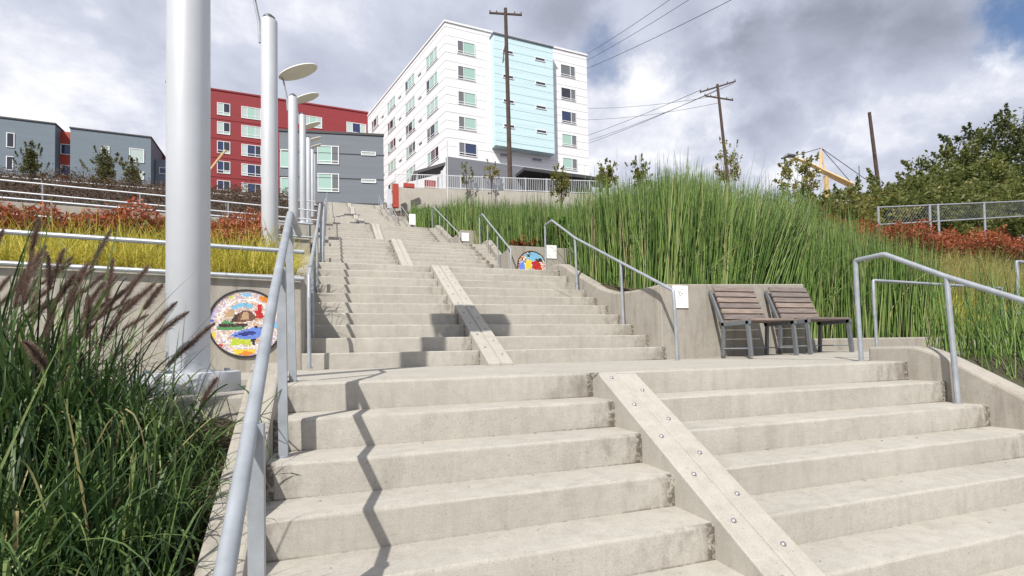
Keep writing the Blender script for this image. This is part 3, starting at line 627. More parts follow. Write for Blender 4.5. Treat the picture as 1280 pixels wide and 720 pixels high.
# ------------------------------------------------------------------ buildings
FRAMES = {}
def window(root, A, e, s, z, w, h, lay, gl, out=.04, fm='fw'):
    # A base point of the face, e horizontal unit vector (outward is the right-hand side of e)
    ang = math.atan2(e[1], e[0]); n = np.array([e[1], -e[0]]); rp = np.array(root.location)
    P = np.array([A[0]+e[0]*s+n[0]*out, A[1]+e[1]*s+n[1]*out, z])-rp
    key = (round(w, 2), round(h, 2), lay); b = .09
    if lay == 'A': xs = [0, .34, 1.]; bot = .2
    elif lay == 'T': xs = [0, .3, .7, 1.]; bot = .22
    elif lay == 'D': xs = [0, .5, 1.]; bot = .25
    elif lay == 'G': xs = [0, .66, 1.]; bot = .17
    else: xs = [0, 1.]; bot = 0
    X = [x*w for x in xs]; zb = bot*h
    if key not in FRAMES:
        m_ = MB(); m_.box(0, w, -.05, .06, 0, b); m_.box(0, w, -.05, .06, h-b, h); m_.box(0, b, -.05, .06, b, h-b); m_.box(w-b, w, -.05, .06, b, h-b)
        for x in X[1:-1]: m_.box(x-.04, x+.04, -.045, .06, b, h-b)
        if bot: m_.box(b, w-b, -.04, .06, zb-.04, zb+.04)
        FRAMES[key] = m_.mesh('window', M[fm])
    o = obj('window', FRAMES[key], root, P, (0, 0, ang)); k = 0
    rows = [(b, zb), (zb, h-b)] if bot else [(b, h-b)]
    for ri, (z0, z1) in enumerate(rows):
        for i in range(len(X)-1):
            g = gl[k % len(gl)]; k += 1
            kk = (round(X[i+1]-X[i], 2), round(z1-z0, 2), g)
            if kk not in FRAMES: FRAMES[kk] = MB().box(.02, X[i+1]-X[i]-.02, 0, .02, 0, z1-z0).mesh('pane', M[g])
            obj('pane', FRAMES[kk], o, (X[i], 0, z0))
    return o
def block(root, name, pts, z0, z1, mat, bev=0):
    rp = np.array(root.location); mb = MB(); mb.extrude([(x-rp[0], y-rp[1], z0-rp[2]) for x, y in pts], (0, 0, z1-z0)); return mb.build(name, M[mat], root, False, bev)
def pt(A, e, s, d=0): n = np.array([e[1], -e[0]]); return (A[0]+e[0]*s+n[0]*d, A[1]+e[1]*s+n[1]*d)
# white block with the aqua bay
A = np.array([13.658, 60.756]); e1 = np.array([.9973, .0727]); e2 = np.array([-.254, .967])
wb = thing('apartment_building', 'white six storey apartment block with a pale blue bay', 'building', (A[0], A[1], 17))
Bp = A+e1*21.33
block(wb, 'wall', [tuple(A), tuple(Bp), tuple(Bp+e2*40), tuple(A+e2*40)], 16.5, 42.75, 'white')
block(wb, 'parapet', [tuple(A-e1*.12-e2*.12), tuple(Bp+e1*.12-e2*.12), tuple(Bp+e1*.12+e2*40), tuple(A-e1*.12+e2*40)], 42.75, 43.0, 'white')
block(wb, 'podium', [pt(A, e1, -.06, .28), pt(A, e1, 21.6, .28), pt(A, e1, 21.6, -.3), pt(A, e1, -.06, -.3)], 16., 24.95, 'podium')
bay = block(wb, 'bay', [pt(A, e1, 6.25, 1.3), pt(A, e1, 15.05, 1.3), pt(A, e1, 15.05, -.2), pt(A, e1, 6.25, -.2)], 26.95, 41.85, 'blue')
block(wb, 'bay_cornice', [pt(A, e1, 6.15, 1.45), pt(A, e1, 15.15, 1.45), pt(A, e1, 15.15, 0.0), pt(A, e1, 6.15, 0.0)], 41.85, 42.05, 'grey')
block(wb, 'canopy', [pt(A, e1, 9.5, 3.2), pt(A, e1, 23.2, 3.2), pt(A, e1, 23.2, .3), pt(A, e1, 9.5, .3)], 23.35, 23.75, 'roofd')
cy = thing('canopy', 'dark flat roofed entrance canopy left of the white building corner', 'canopy', (10.8, 56.2, 17.5))
MB().extrude([(-1.9, 1.0, 3.6), (1.6, -.6, 4.5), (1.6, 2.6, 4.5), (-1.9, 3.8, 3.6)], (0, 0, .35)).build('roof', M['roofd'], cy)
for x, y in ((-1.5, 1.2), (1.2, -.2), (1.2, 2.2)): MB().tube([(x, y, -1), (x, y, 3.9)], .09, 8).build('post', M['whitepaint'], cy)
for i, z in enumerate((38.94, 35.58, 32.2, 28.87, 25.45)):
    gl = [['gl_m', 'gl_g', 'gl_m', 'gl_g'], ['gl_d', 'gl_g', 'gl_m', 'gl_g'], ['gl_m', 'gl_g', 'gl_m', 'gl_g'], ['gl_m', 'gl_w', 'gl_m', 'gl_g'], ['gl_d', 'gl_d', 'gl_m', 'gl_b']][i]
    window(wb, A, e1, 1.6, z, 2.5, 1.75, 'A', gl)
    gl = [['gl_d', 'gl_d', 'gl_m', 'gl_m'], ['gl_d', 'gl_d', 'gl_d', 'gl_m'], ['gl_d', 'gl_d', 'gl_b', 'gl_m'], ['gl_g', 'gl_m', 'gl_g', 'gl_m'], ['gl_g', 'gl_m', 'gl_g', 'gl_m']][i]
    window(wb, A, e1, 16.9, z, 2.45, 1.75, 'G', gl)
    gl = [['gl_g', 'gl_g', 'gl_w'], ['gl_d', 'gl_g', 'gl_g'], ['gl_g', 'gl_w', 'gl_g'], ['gl_m', 'gl_d', 'gl_g'], ['gl_g', 'gl_m', 'gl_d']]
    for c, s in enumerate((2.2, 9.9, 17.7, 25.7, 33.)): window(wb, A, -e2, -s-3.7, z+.1, 3.7, 1.75, 'T', gl[(i+c*2) % 5]+gl[(i+c) % 5])
for i, z in enumerate((39.55, 36.18, 32.85, 29.5)):
    for s in (12.25, 7.45): window(wb, A, e1, s, z, 1.6, .48, 'S', ['gl_d'], 1.33)
for s in (7.3, 12.1): window(wb, A, e1, s, 26.0, 1.6, .55, 'S', ['gl_m'])
for z in [26.5+1.12*i for i in range(15)]:   # joints between the cladding boards
    b_ = MB(); rp = np.array(wb.location)
    P0, P1 = pt(A, e1, 0, .012), pt(A, e1, 21.3, .012); b_.bar((P0[0]-rp[0], P0[1]-rp[1], z-rp[2]), (P1[0]-rp[0], P1[1]-rp[1], z-rp[2]), .02, .04); b_.build('joint_strip', M['joint'], wb)
    P0, P1 = pt(A, -e2, -38, .012), pt(A, -e2, 0, .012); MB().bar((P0[0]-rp[0], P0[1]-rp[1], z-rp[2]), (P1[0]-rp[0], P1[1]-rp[1], z-rp[2]), .02, .04).build('joint_strip', M['joint'], wb)
    P0, P1 = pt(A, e1, 6.27, 1.312), pt(A, e1, 15.03, 1.312)
    if 27 < z < 41.8: MB().bar((P0[0]-rp[0], P0[1]-rp[1], z-rp[2]), (P1[0]-rp[0], P1[1]-rp[1], z-rp[2]), .02, .035).build('joint_strip', M['jointb'], wb)
for z in (39.6, 36.2, 32.9, 29.6):
    for s_ in (8.2, 15.9, 23.7):
        P0 = pt(A, -e2, -s_-.5, .03); P1 = pt(A, -e2, -s_+.5, .03); MB().bar((P0[0]-rp[0], P0[1]-rp[1], z-rp[2]), (P1[0]-rp[0], P1[1]-rp[1], z-rp[2]), .06, .22).build('vent', M['gl_m'], wb)
# red block
Bq = np.array([-19.358, 89.996]); er = np.array([.9984, .0567])
rb = thing('apartment_building', 'red apartment block with white windows behind the light poles', 'building', (Bq[0], Bq[1], 22))
block(rb, 'wall', [pt(Bq, er, -6), pt(Bq, er, 25.), pt(Bq, er, 25., -18), pt(Bq, er, -6, -18)], 20, 43.4, 'red')
block(rb, 'parapet', [pt(Bq, er, -6.1, .12), pt(Bq, er, 25.1, .12), pt(Bq, er, 25.1, -18), pt(Bq, er, -6.1, -18)], 43.4, 43.65, 'red')
for i, z in enumerate((39.38, 36.2, 33.0, 29.7, 26.5)):
    window(rb, Bq, er, 1.07, z, 1.9, 2.05, 'D', ['gl_w', 'gl_w', 'gl_w', 'gl_d'] if i < 2 else ['gl_d', 'gl_w', 'gl_b', 'gl_d'])
    window(rb, Bq, er, 4.6, z, 2.95, 2.0, 'T', ['gl_w', 'gl_g', 'gl_w', 'gl_w', 'gl_g', 'gl_w'] if i < 2 else ['gl_w', 'gl_d', 'gl_d', 'gl_w', 'gl_b', 'gl_d'])
    window(rb, Bq, er, -3.6, z, 2.6, 2.0, 'T', ['gl_w', 'gl_d', 'gl_w'])
    if i == 0: 
        window(rb, Bq, er, 21.3, z-.3, 3.4, 2.2, 'T', ['gl_w', 'gl_b', 'gl_w', 'gl_w', 'gl_b', 'gl_w']); window(rb, Bq, er, 14.3, z, 2.9, 2.0, 'T', ['gl_w', 'gl_g', 'gl_w'])
for z in (38.7, 35.5, 32.3, 29.1):
    rp = np.array(rb.location); P0, P1 = pt(Bq, er, -6, .02), pt(Bq, er, 25, .02); MB().bar((P0[0]-rp[0], P0[1]-rp[1], z-rp[2]), (P1[0]-rp[0], P1[1]-rp[1], z-rp[2]), .06, .10).build('floor_band', M['red'], rb)
# grey block in front of it
G = np.array([-2.267, 59.07]); eg = np.array([.9862, -.1656])
gb = thing('apartment_building', 'grey two storey block below the red building', 'building', (G[0], G[1], 14))
block(gb, 'wall', [pt(G, eg, -3.75), pt(G, eg, 7.85), pt(G, eg, 3.0, -14), pt(G, eg, -3.75, -14)], 13, 25.5, 'grey')
block(gb, 'parapet', [pt(G, eg, -3.85, .1), pt(G, eg, 7.95, .1), pt(G, eg, 3.0, -14), pt(G, eg, -3.85, -14)], 25.5, 25.75, 'roofd')
for i, z in enumerate((21.9, 18.65)):
    window(gb, G, eg, .42, z, 2.38, 2.15, 'G', ['gl_g', 'gl_m', 'gl_g', 'gl_m']); window(gb, G, eg, 5.3, z+1.2, 1.68, .45, 'S', ['gl_w']); window(gb, G, eg, -3.6, z-.6, 1.7, 2.1, 'S', ['gl_g'])
for z in (23.2, 20.3, 17.4):
    rp = np.array(gb.location); P0, P1 = pt(G, eg, -3.75, .02), pt(G, eg, 7.85, .02); MB().bar((P0[0]-rp[0], P0[1]-rp[1], z-rp[2]), (P1[0]-rp[0], P1[1]-rp[1], z-rp[2]), .06, .07).build('floor_band', M['roofd'], gb)
# slate block at far left
Lp = np.array([-42.396, 82.378]); el = np.array([.9979, .0645])
lb = thing('apartment_building', 'blue grey flat roofed block at the far left with red recess', 'building', (Lp[0], Lp[1], 24))
block(lb, 'wall', [pt(Lp, el, -16), pt(Lp, el, 5.83), pt(Lp, el, 5.83, -14), pt(Lp, el, -16, -14)], 21, 32.3, 'slate')
block(lb, 'parapet', [pt(Lp, el, -16, .12), pt(Lp, el, 5.93, .12), pt(Lp, el, 5.93, -14), pt(Lp, el, -16, -14)], 32.3, 32.48, 'roofd')
block(lb, 'wall', [pt(Lp, el, 7.5), pt(Lp, el, 16.9), pt(Lp, el, 16.9, -14), pt(Lp, el, 7.5, -14)], 21, 32.0, 'slate')
block(lb, 'parapet', [pt(Lp, el, 7.4, .12), pt(Lp, el, 17., .12), pt(Lp, el, 17., -14), pt(Lp, el, 7.4, -14)], 32.0, 32.18, 'roofd')
block(lb, 'recess_wall', [pt(Lp, el, 5.83, -1.6), pt(Lp, el, 7.5, -1.6), pt(Lp, el, 7.5, -14), pt(Lp, el, 5.83, -14)], 21, 32.0, 'redpaint')
for z in (29.2, 26.2): window(lb, Lp, el, 5.9, z-.5, 1.5, 1.5, 'S', ['gl_b'], -1.55)
block(lb, 'wing', [pt(Lp, el, 17.0, -2), pt(Lp, el, 19.5, -2), pt(Lp, el, 19.5, -12), pt(Lp, el, 17., -12)], 21, 29.6, 'slate')
window(lb, Lp, el, 17.5, 27.4, 1.6, 1., 'S', ['gl_b'], -1.95)
for s, z, w, h in ((.7, 28.4, .85, 2.), (.7, 25.3, .75, 1.9), (-6, 28.4, 1.6, 2.), (-6, 25.3, 1.6, 2.), (10.98, 28.3, 1.0, 1.7), (14.3, 28.15, 1.8, 2.), (14.9, 25.6, 1.2, 1.25)): window(lb, Lp, el, s, z, w, h, 'S', ['gl_w' if s > 8 else 'gl_d'])

# ------------------------------------------------------------------ top of the hill: ramp wall, white fence, red panels
fa = np.array([5.0, 40.9]); fb = np.array([24.5, 34.8]); ef = (fb-fa)/np.linalg.norm(fb-fa); LF = float(np.linalg.norm(fb-fa))
za, zb_ = 14.15, 13.2
mb = MB(); nn = np.array([ef[1], -ef[0]])
vs = []
for s, z in ((0, za), (LF, zb_)):
    for d in (.12, -.12): vs += [(fa[0]+ef[0]*s+nn[0]*d, fa[1]+ef[1]*s+nn[1]*d, q) for q in (9.5, z)]
mb.add(vs, [(0, 1, 3, 2), (4, 6, 7, 5), (0, 4, 5, 1), (2, 3, 7, 6), (1, 5, 7, 3), (0, 2, 6, 4)])
tag(mb.build('ramp_wall', M['ramp']), 'pale concrete ramp wall below the white fence at the hilltop', 'wall')
fn = thing('picket_fence', 'long white metal fence along the ramp below the white building', 'fence', (fa[0], fa[1], za))
def fp(s, h): return (ef[0]*s, ef[1]*s, (zb_-za)*s/LF+h)
for h in (1.18, .12): MB().bar(fp(0, h), fp(LF, h), .05, .06).build('rail', M['whitepaint'], fn)
for i in range(12): s = i*LF/11; MB().bar(fp(s, -.02), fp(s, 1.25), .07, .07, 0, (0, 1, 0)).build('post', M['whitepaint'], fn)
mb = MB()
for i in range(int(LF/.16)): s = i*.16+.08; mb.bar(fp(s, .12), fp(s, 1.17), .03, .03, 0, (0, 1, 0))
tag(mb.build('pickets', M['whitepaint'], fn), kind='stuff')
for lb_, x, y, z0, w, h, mt in (('tall red panel standing at the top of the stairs', 4.6, 39.4, 12.0, .5, 2.0, 'redpaint'), ('low wide red panel at the top of the stairs', 5.5, 39.3, 13.75, .9, .35, 'redpaint'), ('short red panel on the white fence', 7.4, 40.3, 13.9, 1.0, .95, 'redpaint'), ('white cabinet beside the red panel at the stair top', 4.15, 39.4, 11.9, .38, 1.6, 'whitepaint')):
    tag(MB().box(0, w, 0, .25, 0, h).build('panel_cabinet', M[mt], None, False, .02, (x, y, z0)), lb_, 'panel')
tag(MB().tube([(8.53, 36.2, 10.5), (8.55, 36.2, 16.75)], .05, 8).build('mast', M['whitepaint'], None, True), 'thin white mast in front of the white building corner', 'mast')
tag(MB().tube([(18.4, 27.0, 9.), (18.35, 27.0, 13.7)], .04, 8).build('mast', M['whitepaint'], None, True), 'thin white mast above the reeds right of the white building', 'mast')

# ------------------------------------------------------------------ utility poles and wires
def upole(label, base, top, r, arms):
    o = thing('utility_pole', label, 'utility pole', base, 'wooden utility poles'); b = np.array(base); t = np.array(top)-b
    MB().tube([(0, 0, 0), t*.5, t], [r*1.25, r*1.08, r*.85], 10).build('shaft', M['pole_wood'], o, True)
    for f, L, ax, tilt in arms:
        c = t*f; ax = np.array(ax)/np.linalg.norm(ax); a = MB().bar(c-ax*L/2-np.array((0, 0, tilt)), c+ax*L/2+np.array((0, 0, tilt)), .12, .14).build('crossarm', M['pole_wood'], o)
        for k in (-.95, -.55, .55, .95):
            p = c+ax*L/2*k+np.array((0, 0, tilt*k)); MB().tube([p+(0, 0, .05), p+(0, 0, .2), p+(0, 0, .28)], [.04, .07, .03], 6).build('insulator', M['dark'], a)
    return o
p1 = upole('tall dark wooden utility pole in front of the white building', (14.82, 39.1, 10.8), (14.50, 38.69, 30.3), .175, [(.975, 2.9, (.946, -.323, 0), -.12)])
MB().tube([(-.28, -.35, 16.9), (-.5, -.3, 15.6), (-.62, -.3, 14.6), (-.5, -.3, 14.9)], .05, 6).build('cable_loop', M['wire'], p1)
upole('leaning wooden utility pole with two crossarms above the reeds', (44.6, 44.75, 12.), (42.85, 44.82, 30.9), .17, [(.985, 4.0, (.8, -.55, 0), .35), (.915, 3.6, (.946, -.2, 0), -.2)])
upole('bare leaning wooden pole without crossarms above the right hedge', (46.4, 28.5, 7.), (44.95, 28.6, 20.5), .15, [])
def wire(label, a, b, sag, r):
    a = np.array(a, float); b = np.array(b, float); ps = [a+(b-a)*t-np.array((0, 0, 4*sag*t*(1-t))) for t in np.linspace(0, 1, 17)]
    tag(MB().tube(ps, r, 5).build('power_line', M['wire'], None, True), label, 'wire', 'overhead power lines')
wire('lowest of the three bold overhead wires crossing the upper right sky', (36.6, 66.9, 43.3), (37.5, 14.5, 23.6+5.), .6, .032)
wire('middle of the three bold overhead wires crossing the upper right sky', (36.6, 67.2, 44.6), (32.5, 17.0, 29.2), .6, .028)
wire('uppermost of the three bold overhead wires crossing the upper right sky', (36.6, 67.2, 45.6), (30.2, 19.5, 29.6), .6, .028)
for i, (dx, dz) in enumerate(((-1.6, -.2), (0, -.4), (1.5, .1))): wire('thin overhead wire %s from the two-armed pole down behind the white block' % ('outermost', 'in the middle', 'nearest')[i], (42.9+dx, 44.8-dx*.6, 30.7+dz), (45+dx*2, 105, 46.+dz*4), .8, .03)
for i, (z1, z2) in enumerate(((32., 29.6), (29.8, 28.7))): wire('thin slack overhead wire %s right of the white building' % ('above', 'below')[i], (33., 75, z1+9), (42.9, 44.9, z2), .9, .022)

# ------------------------------------------------------------------ crane and loader
cr = thing('crane', 'yellow crane boom with cables rising behind the small tree', 'crane', (54.5, 41.2, 10.))
mb = MB(); mb.tube([(-3.2, 1.05, 12.15), (-1.2, .4, 11.2), (.3, -.1, 10.3), (3.4, -1.05, 8.7)], [.14, .26, .34, .42], 4); mb.build('boom', M['orange'], cr)
mb = MB(); mb.tube([(-.35, 0, 10.2), (0, 0, 13.2)], [.16, .07], 4); mb.tube([(.45, 0, 10.1), (0, 0, 13.2)], [.16, .07], 4); mb.bar((-.2, 0, 11.4), (.25, 0, 11.4), .1, .12); mb.build('mast', M['orange'], cr)
MB().tube([(-4.55, 1.45, 12.0), (-3.9, 1.25, 12.35), (-3.0, 1., 12.3)], [.12, .27, .22], 6).build('boom_head', M['dark'], cr)
MB().box(-1.5, 1.5, -1., 1., -2., 3.).build('cab', M['orange'], cr, False, .1); MB().bar((0.6, 0, 2.8), (.6, 0, 9.9), .4, .4, 0, (0, 1, 0)).build('tower', M['orange'], cr, False, .05)
for q in ((3.2, -1.1, 9.0), (4.9, -1.6, 9.4), (-3.5, 1.2, 12.2)): MB().tube([(0, 0, 13.2), q], .04, 5).build('cable', M['wire'], cr)
MB().tube([(4.2, -1.4, 9.), (4.15, -1.4, 11.)], .05, 5).build('strut', M['dark'], cr)
ld = thing('digger', 'small orange digger arm in front of the red building', 'digger', (-17.4, 78., 24.))
MB().bar((-.3, 0, 0), (.6, 0, 2.2), .4, .5, 0, (0, 1, 0)).build('arm', M['orange'], ld, False, .05); MB().bar((.6, 0, 2.2), (2.6, 0, 5.3), .25, .3, 0, (0, 1, 0)).build('boom', M['orange'], ld, False, .04)
MB().box(-1.1, -.1, -.5, .5, -.4, 1.3).build('cab', M['orange'], ld, False, .08); MB().box(-1.5, .8, -.7, .7, -1.2, -.4).build('track', M['dark'], ld, False, .1)

# ------------------------------------------------------------------ chain-link fence at right
cf = thing('chain_link_fence', 'grey chain-link fence above the red shrubs on the right', 'fence', (16.1, 8.0, 3.8))
def cz_(x): return .104*x
for h in (.52, -.02): MB().tube([(0, 0, h+cz_(0)), (12., 0, h+cz_(12.))], .025, 8).build('rail', M['galv'], cf, True)
for x in (0, 2.35, 2.75, 5.1, 7.4, 9.8, 12.): MB().tube([(x, 0, -1.+cz_(x)), (x, 0, .55+cz_(x))], .035, 8).build('post', M['galv'], cf, True)
mb = MB()
for i in range(-6, 95):
    x = i*.13
    for d in (1, -1):
        a = (x, 0.); b = (x+d*.55, .54)
        p = np.array((a[0], 0, a[1]+cz_(a[0])-.02)); q = np.array((b[0], 0, b[1]+cz_(b[0])-.02))
        if min(a[0], b[0]) < 0 or max(a[0], b[0]) > 12: continue
        mb.bar(p, q, .003, .003, 0, (0, 1, 0))
tag(mb.build('wire_mesh', M['galv'], cf), kind='stuff')

# ------------------------------------------------------------------ plants: generators
def stems_mesh(name, base, h, r, lean, mat, val, levels=4, bend=None):
    N = len(base); t = np.linspace(0, 1, levels); V = np.zeros((N, levels, 3, 3), np.float32)
    bend = np.zeros((N, 2)) if bend is None else bend
    ph = rng.uniform(0, 6.28, N)
    for i, ti in enumerate(t):
        c = np.stack([base[:, 0]+lean[:, 0]*h*ti+bend[:, 0]*h*ti*ti, base[:, 1]+lean[:, 1]*h*ti+bend[:, 1]*h*ti*ti, base[:, 2]+h*ti*(1-.25*np.hypot(lean[:, 0]+bend[:, 0], lean[:, 1]+bend[:, 1])*ti)], 1)
        rad = r*(1.-.55*ti) if i < levels-1 else r*.15
        for k in range(3):
            a = ph+k*2.0944; V[:, i, k] = c+np.stack([np.cos(a)*rad, np.sin(a)*rad, np.zeros(N)], 1)
    idx = np.arange(N)[:, None, None]*(levels*3); F_ = []
    for i in range(levels-1):
        for k in range(3): F_.append(np.stack([idx[:, 0, 0]+i*3+k, idx[:, 0, 0]+i*3+(k+1) % 3, idx[:, 0, 0]+(i+1)*3+(k+1) % 3, idx[:, 0, 0]+(i+1)*3+k], 1))
    vv = np.repeat(val, levels*3)
    return npmesh(name, V.reshape(-1, 3), np.concatenate(F_), mat, vv, True)
def ribbons(base, az, el, L, droop, w, segs, val):
    N = len(base); d = np.stack([np.cos(az)*np.cos(el), np.sin(az)*np.cos(el), np.sin(el)], 1)
    tw = az+math.pi/2+rng.normal(0, .5, N); sd = np.stack([np.cos(tw), np.sin(tw), rng.normal(0, .15, N)], 1); V = np.zeros((N, segs+1, 2, 3), np.float32)
    for i in range(segs+1):
        t = i/segs; c = base+d*(L*t)[:, None]; c[:, 2] -= droop*L*t*t*(.6+.4*t); hz = 1-.25*t*t*np.minimum(droop, 1.5); c[:, :2] = base[:, :2]+(c[:, :2]-base[:, :2])*hz[:, None]
        ww = (w*(.55+.9*t-1.42*t*t) if t < 1 else w*.03)[:, None]
        V[:, i, 0] = c-sd*ww; V[:, i, 1] = c+sd*ww
    b = np.arange(N)*(segs+1)*2; F_ = [np.stack([b+2*i, b+2*i+1, b+2*i+3, b+2*i+2], 1) for i in range(segs)]
    return V.reshape(-1, 3), np.concatenate(F_), np.repeat(val, (segs+1)*2)
def leaves(P, size, val, aspect=.45, up=.3):
    N = len(P); n = nrm(rng.normal(0, 1, (N, 3))+np.array([0, 0, up])); a = nrm(np.cross(n, rng.normal(0, 1, (N, 3)))); b = np.cross(n, a); s = np.asarray(size).reshape(-1, 1)*np.ones((N, 1))
    V = np.stack([P-a*s, P+b*s*aspect, P+a*s, P-b*s*aspect], 1); F_ = np.arange(4*N).reshape(N, 4)
    return V.reshape(-1, 3), F_, np.repeat(val, 4)
def fld(x, y, f, s): return np.sin(x*f+s)*np.cos(y*f*1.3+s*2.1)+.5*np.sin(x*f*2.3+y*f*1.7+s*3)
def reedbed(name, label, n, xr, yr, hr, r, ok=None, mat='reed', stuff=True, lean=.05, zoff=-.04, seed=0):
    x = rng.uniform(*xr, n*2); y = rng.uniform(*yr, n*2)
    if ok is not None: k = ok(x, y); x, y = x[k], y[k]
    x, y = x[:n], y[:n]; n = len(x); z = np.array([hbase(a, b) for a, b in zip(x, y)])+zoff
    hf = 1+.10*fld(x, y, 1.9, seed)
    h = rng.uniform(*hr, n)*hf*np.where(rng.random(n) < .12, rng.uniform(1.05, 1.22, n), 1.); L = rng.normal(0, lean, (n, 2)); L[:, 0] += .055*fld(x, y, 1.1, 1.+seed); L[:, 1] += -.02+.035*fld(x, y, 1.3, 2.+seed)
    fan = np.exp(-((x-6.3)/.55)**2-((y-3.3)/.9)**2); L[:, 0] += .55*fan*rng.uniform(.3, 1.2, n); L[:, 1] += -.12*fan
    bd = rng.normal(0, lean*.5, (n, 2)); k = rng.random(n) < .05; bd[k] += rng.normal(0, .5, (k.sum(), 2)); h[k] *= .8
    v = np.clip(rng.normal(.46, .26, n), 0, .96); v[rng.random(n) < .04] = 1.2
    me = stems_mesh(name, np.stack([x, y, z], 1), h, r*rng.uniform(.75, 1.25, n), L, M[mat], v, 4, bd)
    o = obj(name, me); tag(o, label, 'reeds', kind='stuff'); return o
reedbed('reeds', 'tall green horsetail reeds massed above the bench wall', 6800, (4.40, 7.2), (2.70, 5.9), (1.2, 1.85), .0092, lambda x, y: (y < 5.4) | (x > 5.4), seed=0)
reedbed('reeds', 'tall green horsetail reeds farther back behind the bench wall', 5200, (5.5, 10.6), (5.4, 8.1), (1.35, 1.95), .0105, lambda x, y: (x < 9) | (y < 6.5), seed=3)
reedbed('reeds', 'green horsetail reeds behind the low kerb right of the benches', 6300, (6.65, 10.0), (2.68, 5.5), (1.1, 1.7), .0092, seed=5)
reedbed('reeds', 'sparse horsetail reeds in the front bed right of the handrail', 950, (5.7, 10.2), (-.7, 1.42), (.5, 1.15), .0062, lambda x, y: (fld(x, y, 3.1, 4.) > -.5) & (x > 6.0+1.3*(y-.35)), lean=.14, seed=8)
reedbed('reeds', 'horsetail reeds right of the third flight of steps', 7000, (4.75, 9.5), (8.6, 13.9), (1.05, 1.6), .0095, seed=11)
reedbed('reeds', 'horsetail reeds right of the fourth flight of steps', 5500, (4.65, 10.5), (14.8, 21.5), (1.0, 1.6), .014, seed=13)
reedbed('reeds', 'horsetail reeds right of the fifth flight of steps', 3000, (4.5, 11.), (23.4, 30.), (.9, 1.4), .02, seed=17)
reedbed('ornamental_grass', 'pale tan ornamental grass below the red shrubs on the right', 5000, (9.6, 17.), (3.4, 5.6), (.55, 1.0), .007, mat='reedtan', lean=.2, seed=19)
# fallen stems on the mulch of the front right bed
n = 170; x = rng.uniform(5.3, 8.2, n); y = rng.uniform(-1.6, .9, n); z = np.array([hbase(a, b) for a, b in zip(x, y)])+.015
aa = rng.uniform(0, 6.28, n); ll = nrm(np.stack([np.cos(aa), np.sin(aa)], 1))*rng.uniform(3, 9, (n, 1))
tag(obj('reed_litter', stems_mesh('reed_litter', np.stack([x, y, z], 1), rng.uniform(.03, .09, n), .004*np.ones(n), ll, M['reedtan'], rng.random(n), 3)), 'dry fallen reed stems on the mulch at the right', 'litter', kind='stuff')

n = 130; k = rng.integers(0, 9, n); x = rng.uniform(.05, 4.9, n); y = -k*D1+D1*(.25+.72*rng.random(n)**.5); z = -k*R+.004+0*x
V, F_, v = leaves(np.stack([x, y, z], 1), rng.uniform(.004, .011, n), rng.random(n), .4, 6.)
tag(obj('leaf_litter', npmesh('leaf_litter', V, F_, M['brown'], v)), 'tiny dry leaf scraps scattered on the nearest steps', 'litter', kind='stuff')
# fountain grass clumps in the left bed
def fountain(label, x, y, n, hgt, npl, seed, spread=.13, az0=0.):
    z = hbase(x, y)-.02; o = thing('fountain_grass', label, 'grass', (x, y, z), 'fountain grass clumps in the left bed')
    b = np.stack([rng.normal(0, spread, n), rng.normal(0, spread, n), rng.uniform(-.02, .02, n)], 1)
    az = np.arctan2(b[:, 1], b[:, 0])+rng.normal(0, .8, n); el = np.radians(np.clip(rng.normal(70, 11, n), 38, 88)); L = rng.uniform(.85, 1.85, n)*hgt
    V, F_, v = ribbons(b, az, el, L, np.clip(rng.normal(.88, .36, n), .15, 1.6), rng.uniform(.0045, .0088, n), 10, np.clip(rng.normal(.45, .28, n), 0, 1.1))
    obj('blades', npmesh('blades', V, F_, M['grass'], v, True), o)
    if npl:
        bv = []; bf = []; st = []; off = 0
        for k in range(npl):
            a = rng.normal(az0+.25, .85); e_ = math.radians(float(np.clip(rng.normal(66, 8), 46, 84))); L_ = hgt*rng.uniform(1.0, 1.4); d = np.array([math.cos(a)*math.cos(e_), math.sin(a)*math.cos(e_), math.sin(e_)])
            p0 = rng.normal(0, spread*.7, 3)*(1, 1, 0); dr = rng.uniform(.05, .18); pl = rng.uniform(.17, .27)/L_; rr_ = rng.uniform(.016, .023)
            cv = lambda t: p0+d*L_*t+np.array([d[0], d[1], 0])*dr*t*t*L_-np.array([0, 0, dr*L_*t*t*t])
            st.append([cv(t) for t in (0, .3, .6, .85, 1.)])
            m_ = 1500; t = 1-pl*rng.random(m_); c = np.array([cv(q) for q in t]); ax = nrm(np.array([cv(1.)-cv(1-pl)]))[0]
            rd = nrm(np.cross(ax, rng.normal(0, 1, (m_, 3)))); q = (t-1+pl)/pl; fat = np.clip(np.sin(np.clip(q*.93+.07, 0, 1)*math.pi), 0, 1)**.45
            tip = c+rd*(rr_*fat*rng.uniform(.5, 1.5, m_))[:, None]+ax*.014; sd = np.cross(rd, ax)*.0008
            bv.append(np.stack([c-sd, c+sd, tip+sd*.4, tip-sd*.4], 1).reshape(-1, 3)); bf.append(np.arange(4*m_).reshape(-1, 4)+off); off += 4*m_
        sm = MB()
        for s in st: sm.tube(s, [.0022, .002, .0018, .0016, .0012], 4)
        so_ = sm.build('stalks', M['plume'], o)
        me = npmesh('plumes', np.concatenate(bv), np.concatenate(bf), M['plume'], np.repeat(np.clip(rng.normal(.5, .25, off//4), 0, 1), 4)); obj('plumes', me, o)
fountain('grass clump by the kerb at the bottom left, drooping over the concrete', -.45, -1.30, 600, .58, 0, 1, .10)
fountain('grass clump by the kerb midway, below the light pole base', -.47, -.80, 600, .55, 0, 2, .10)
fountain('grass clump by the kerb nearest the light pole pad', -.52, -.36, 380, .44, 1, 12, .10)
fountain('grass clump just in front of the light pole pad', -.82, -.22, 520, .62, 3, 3)
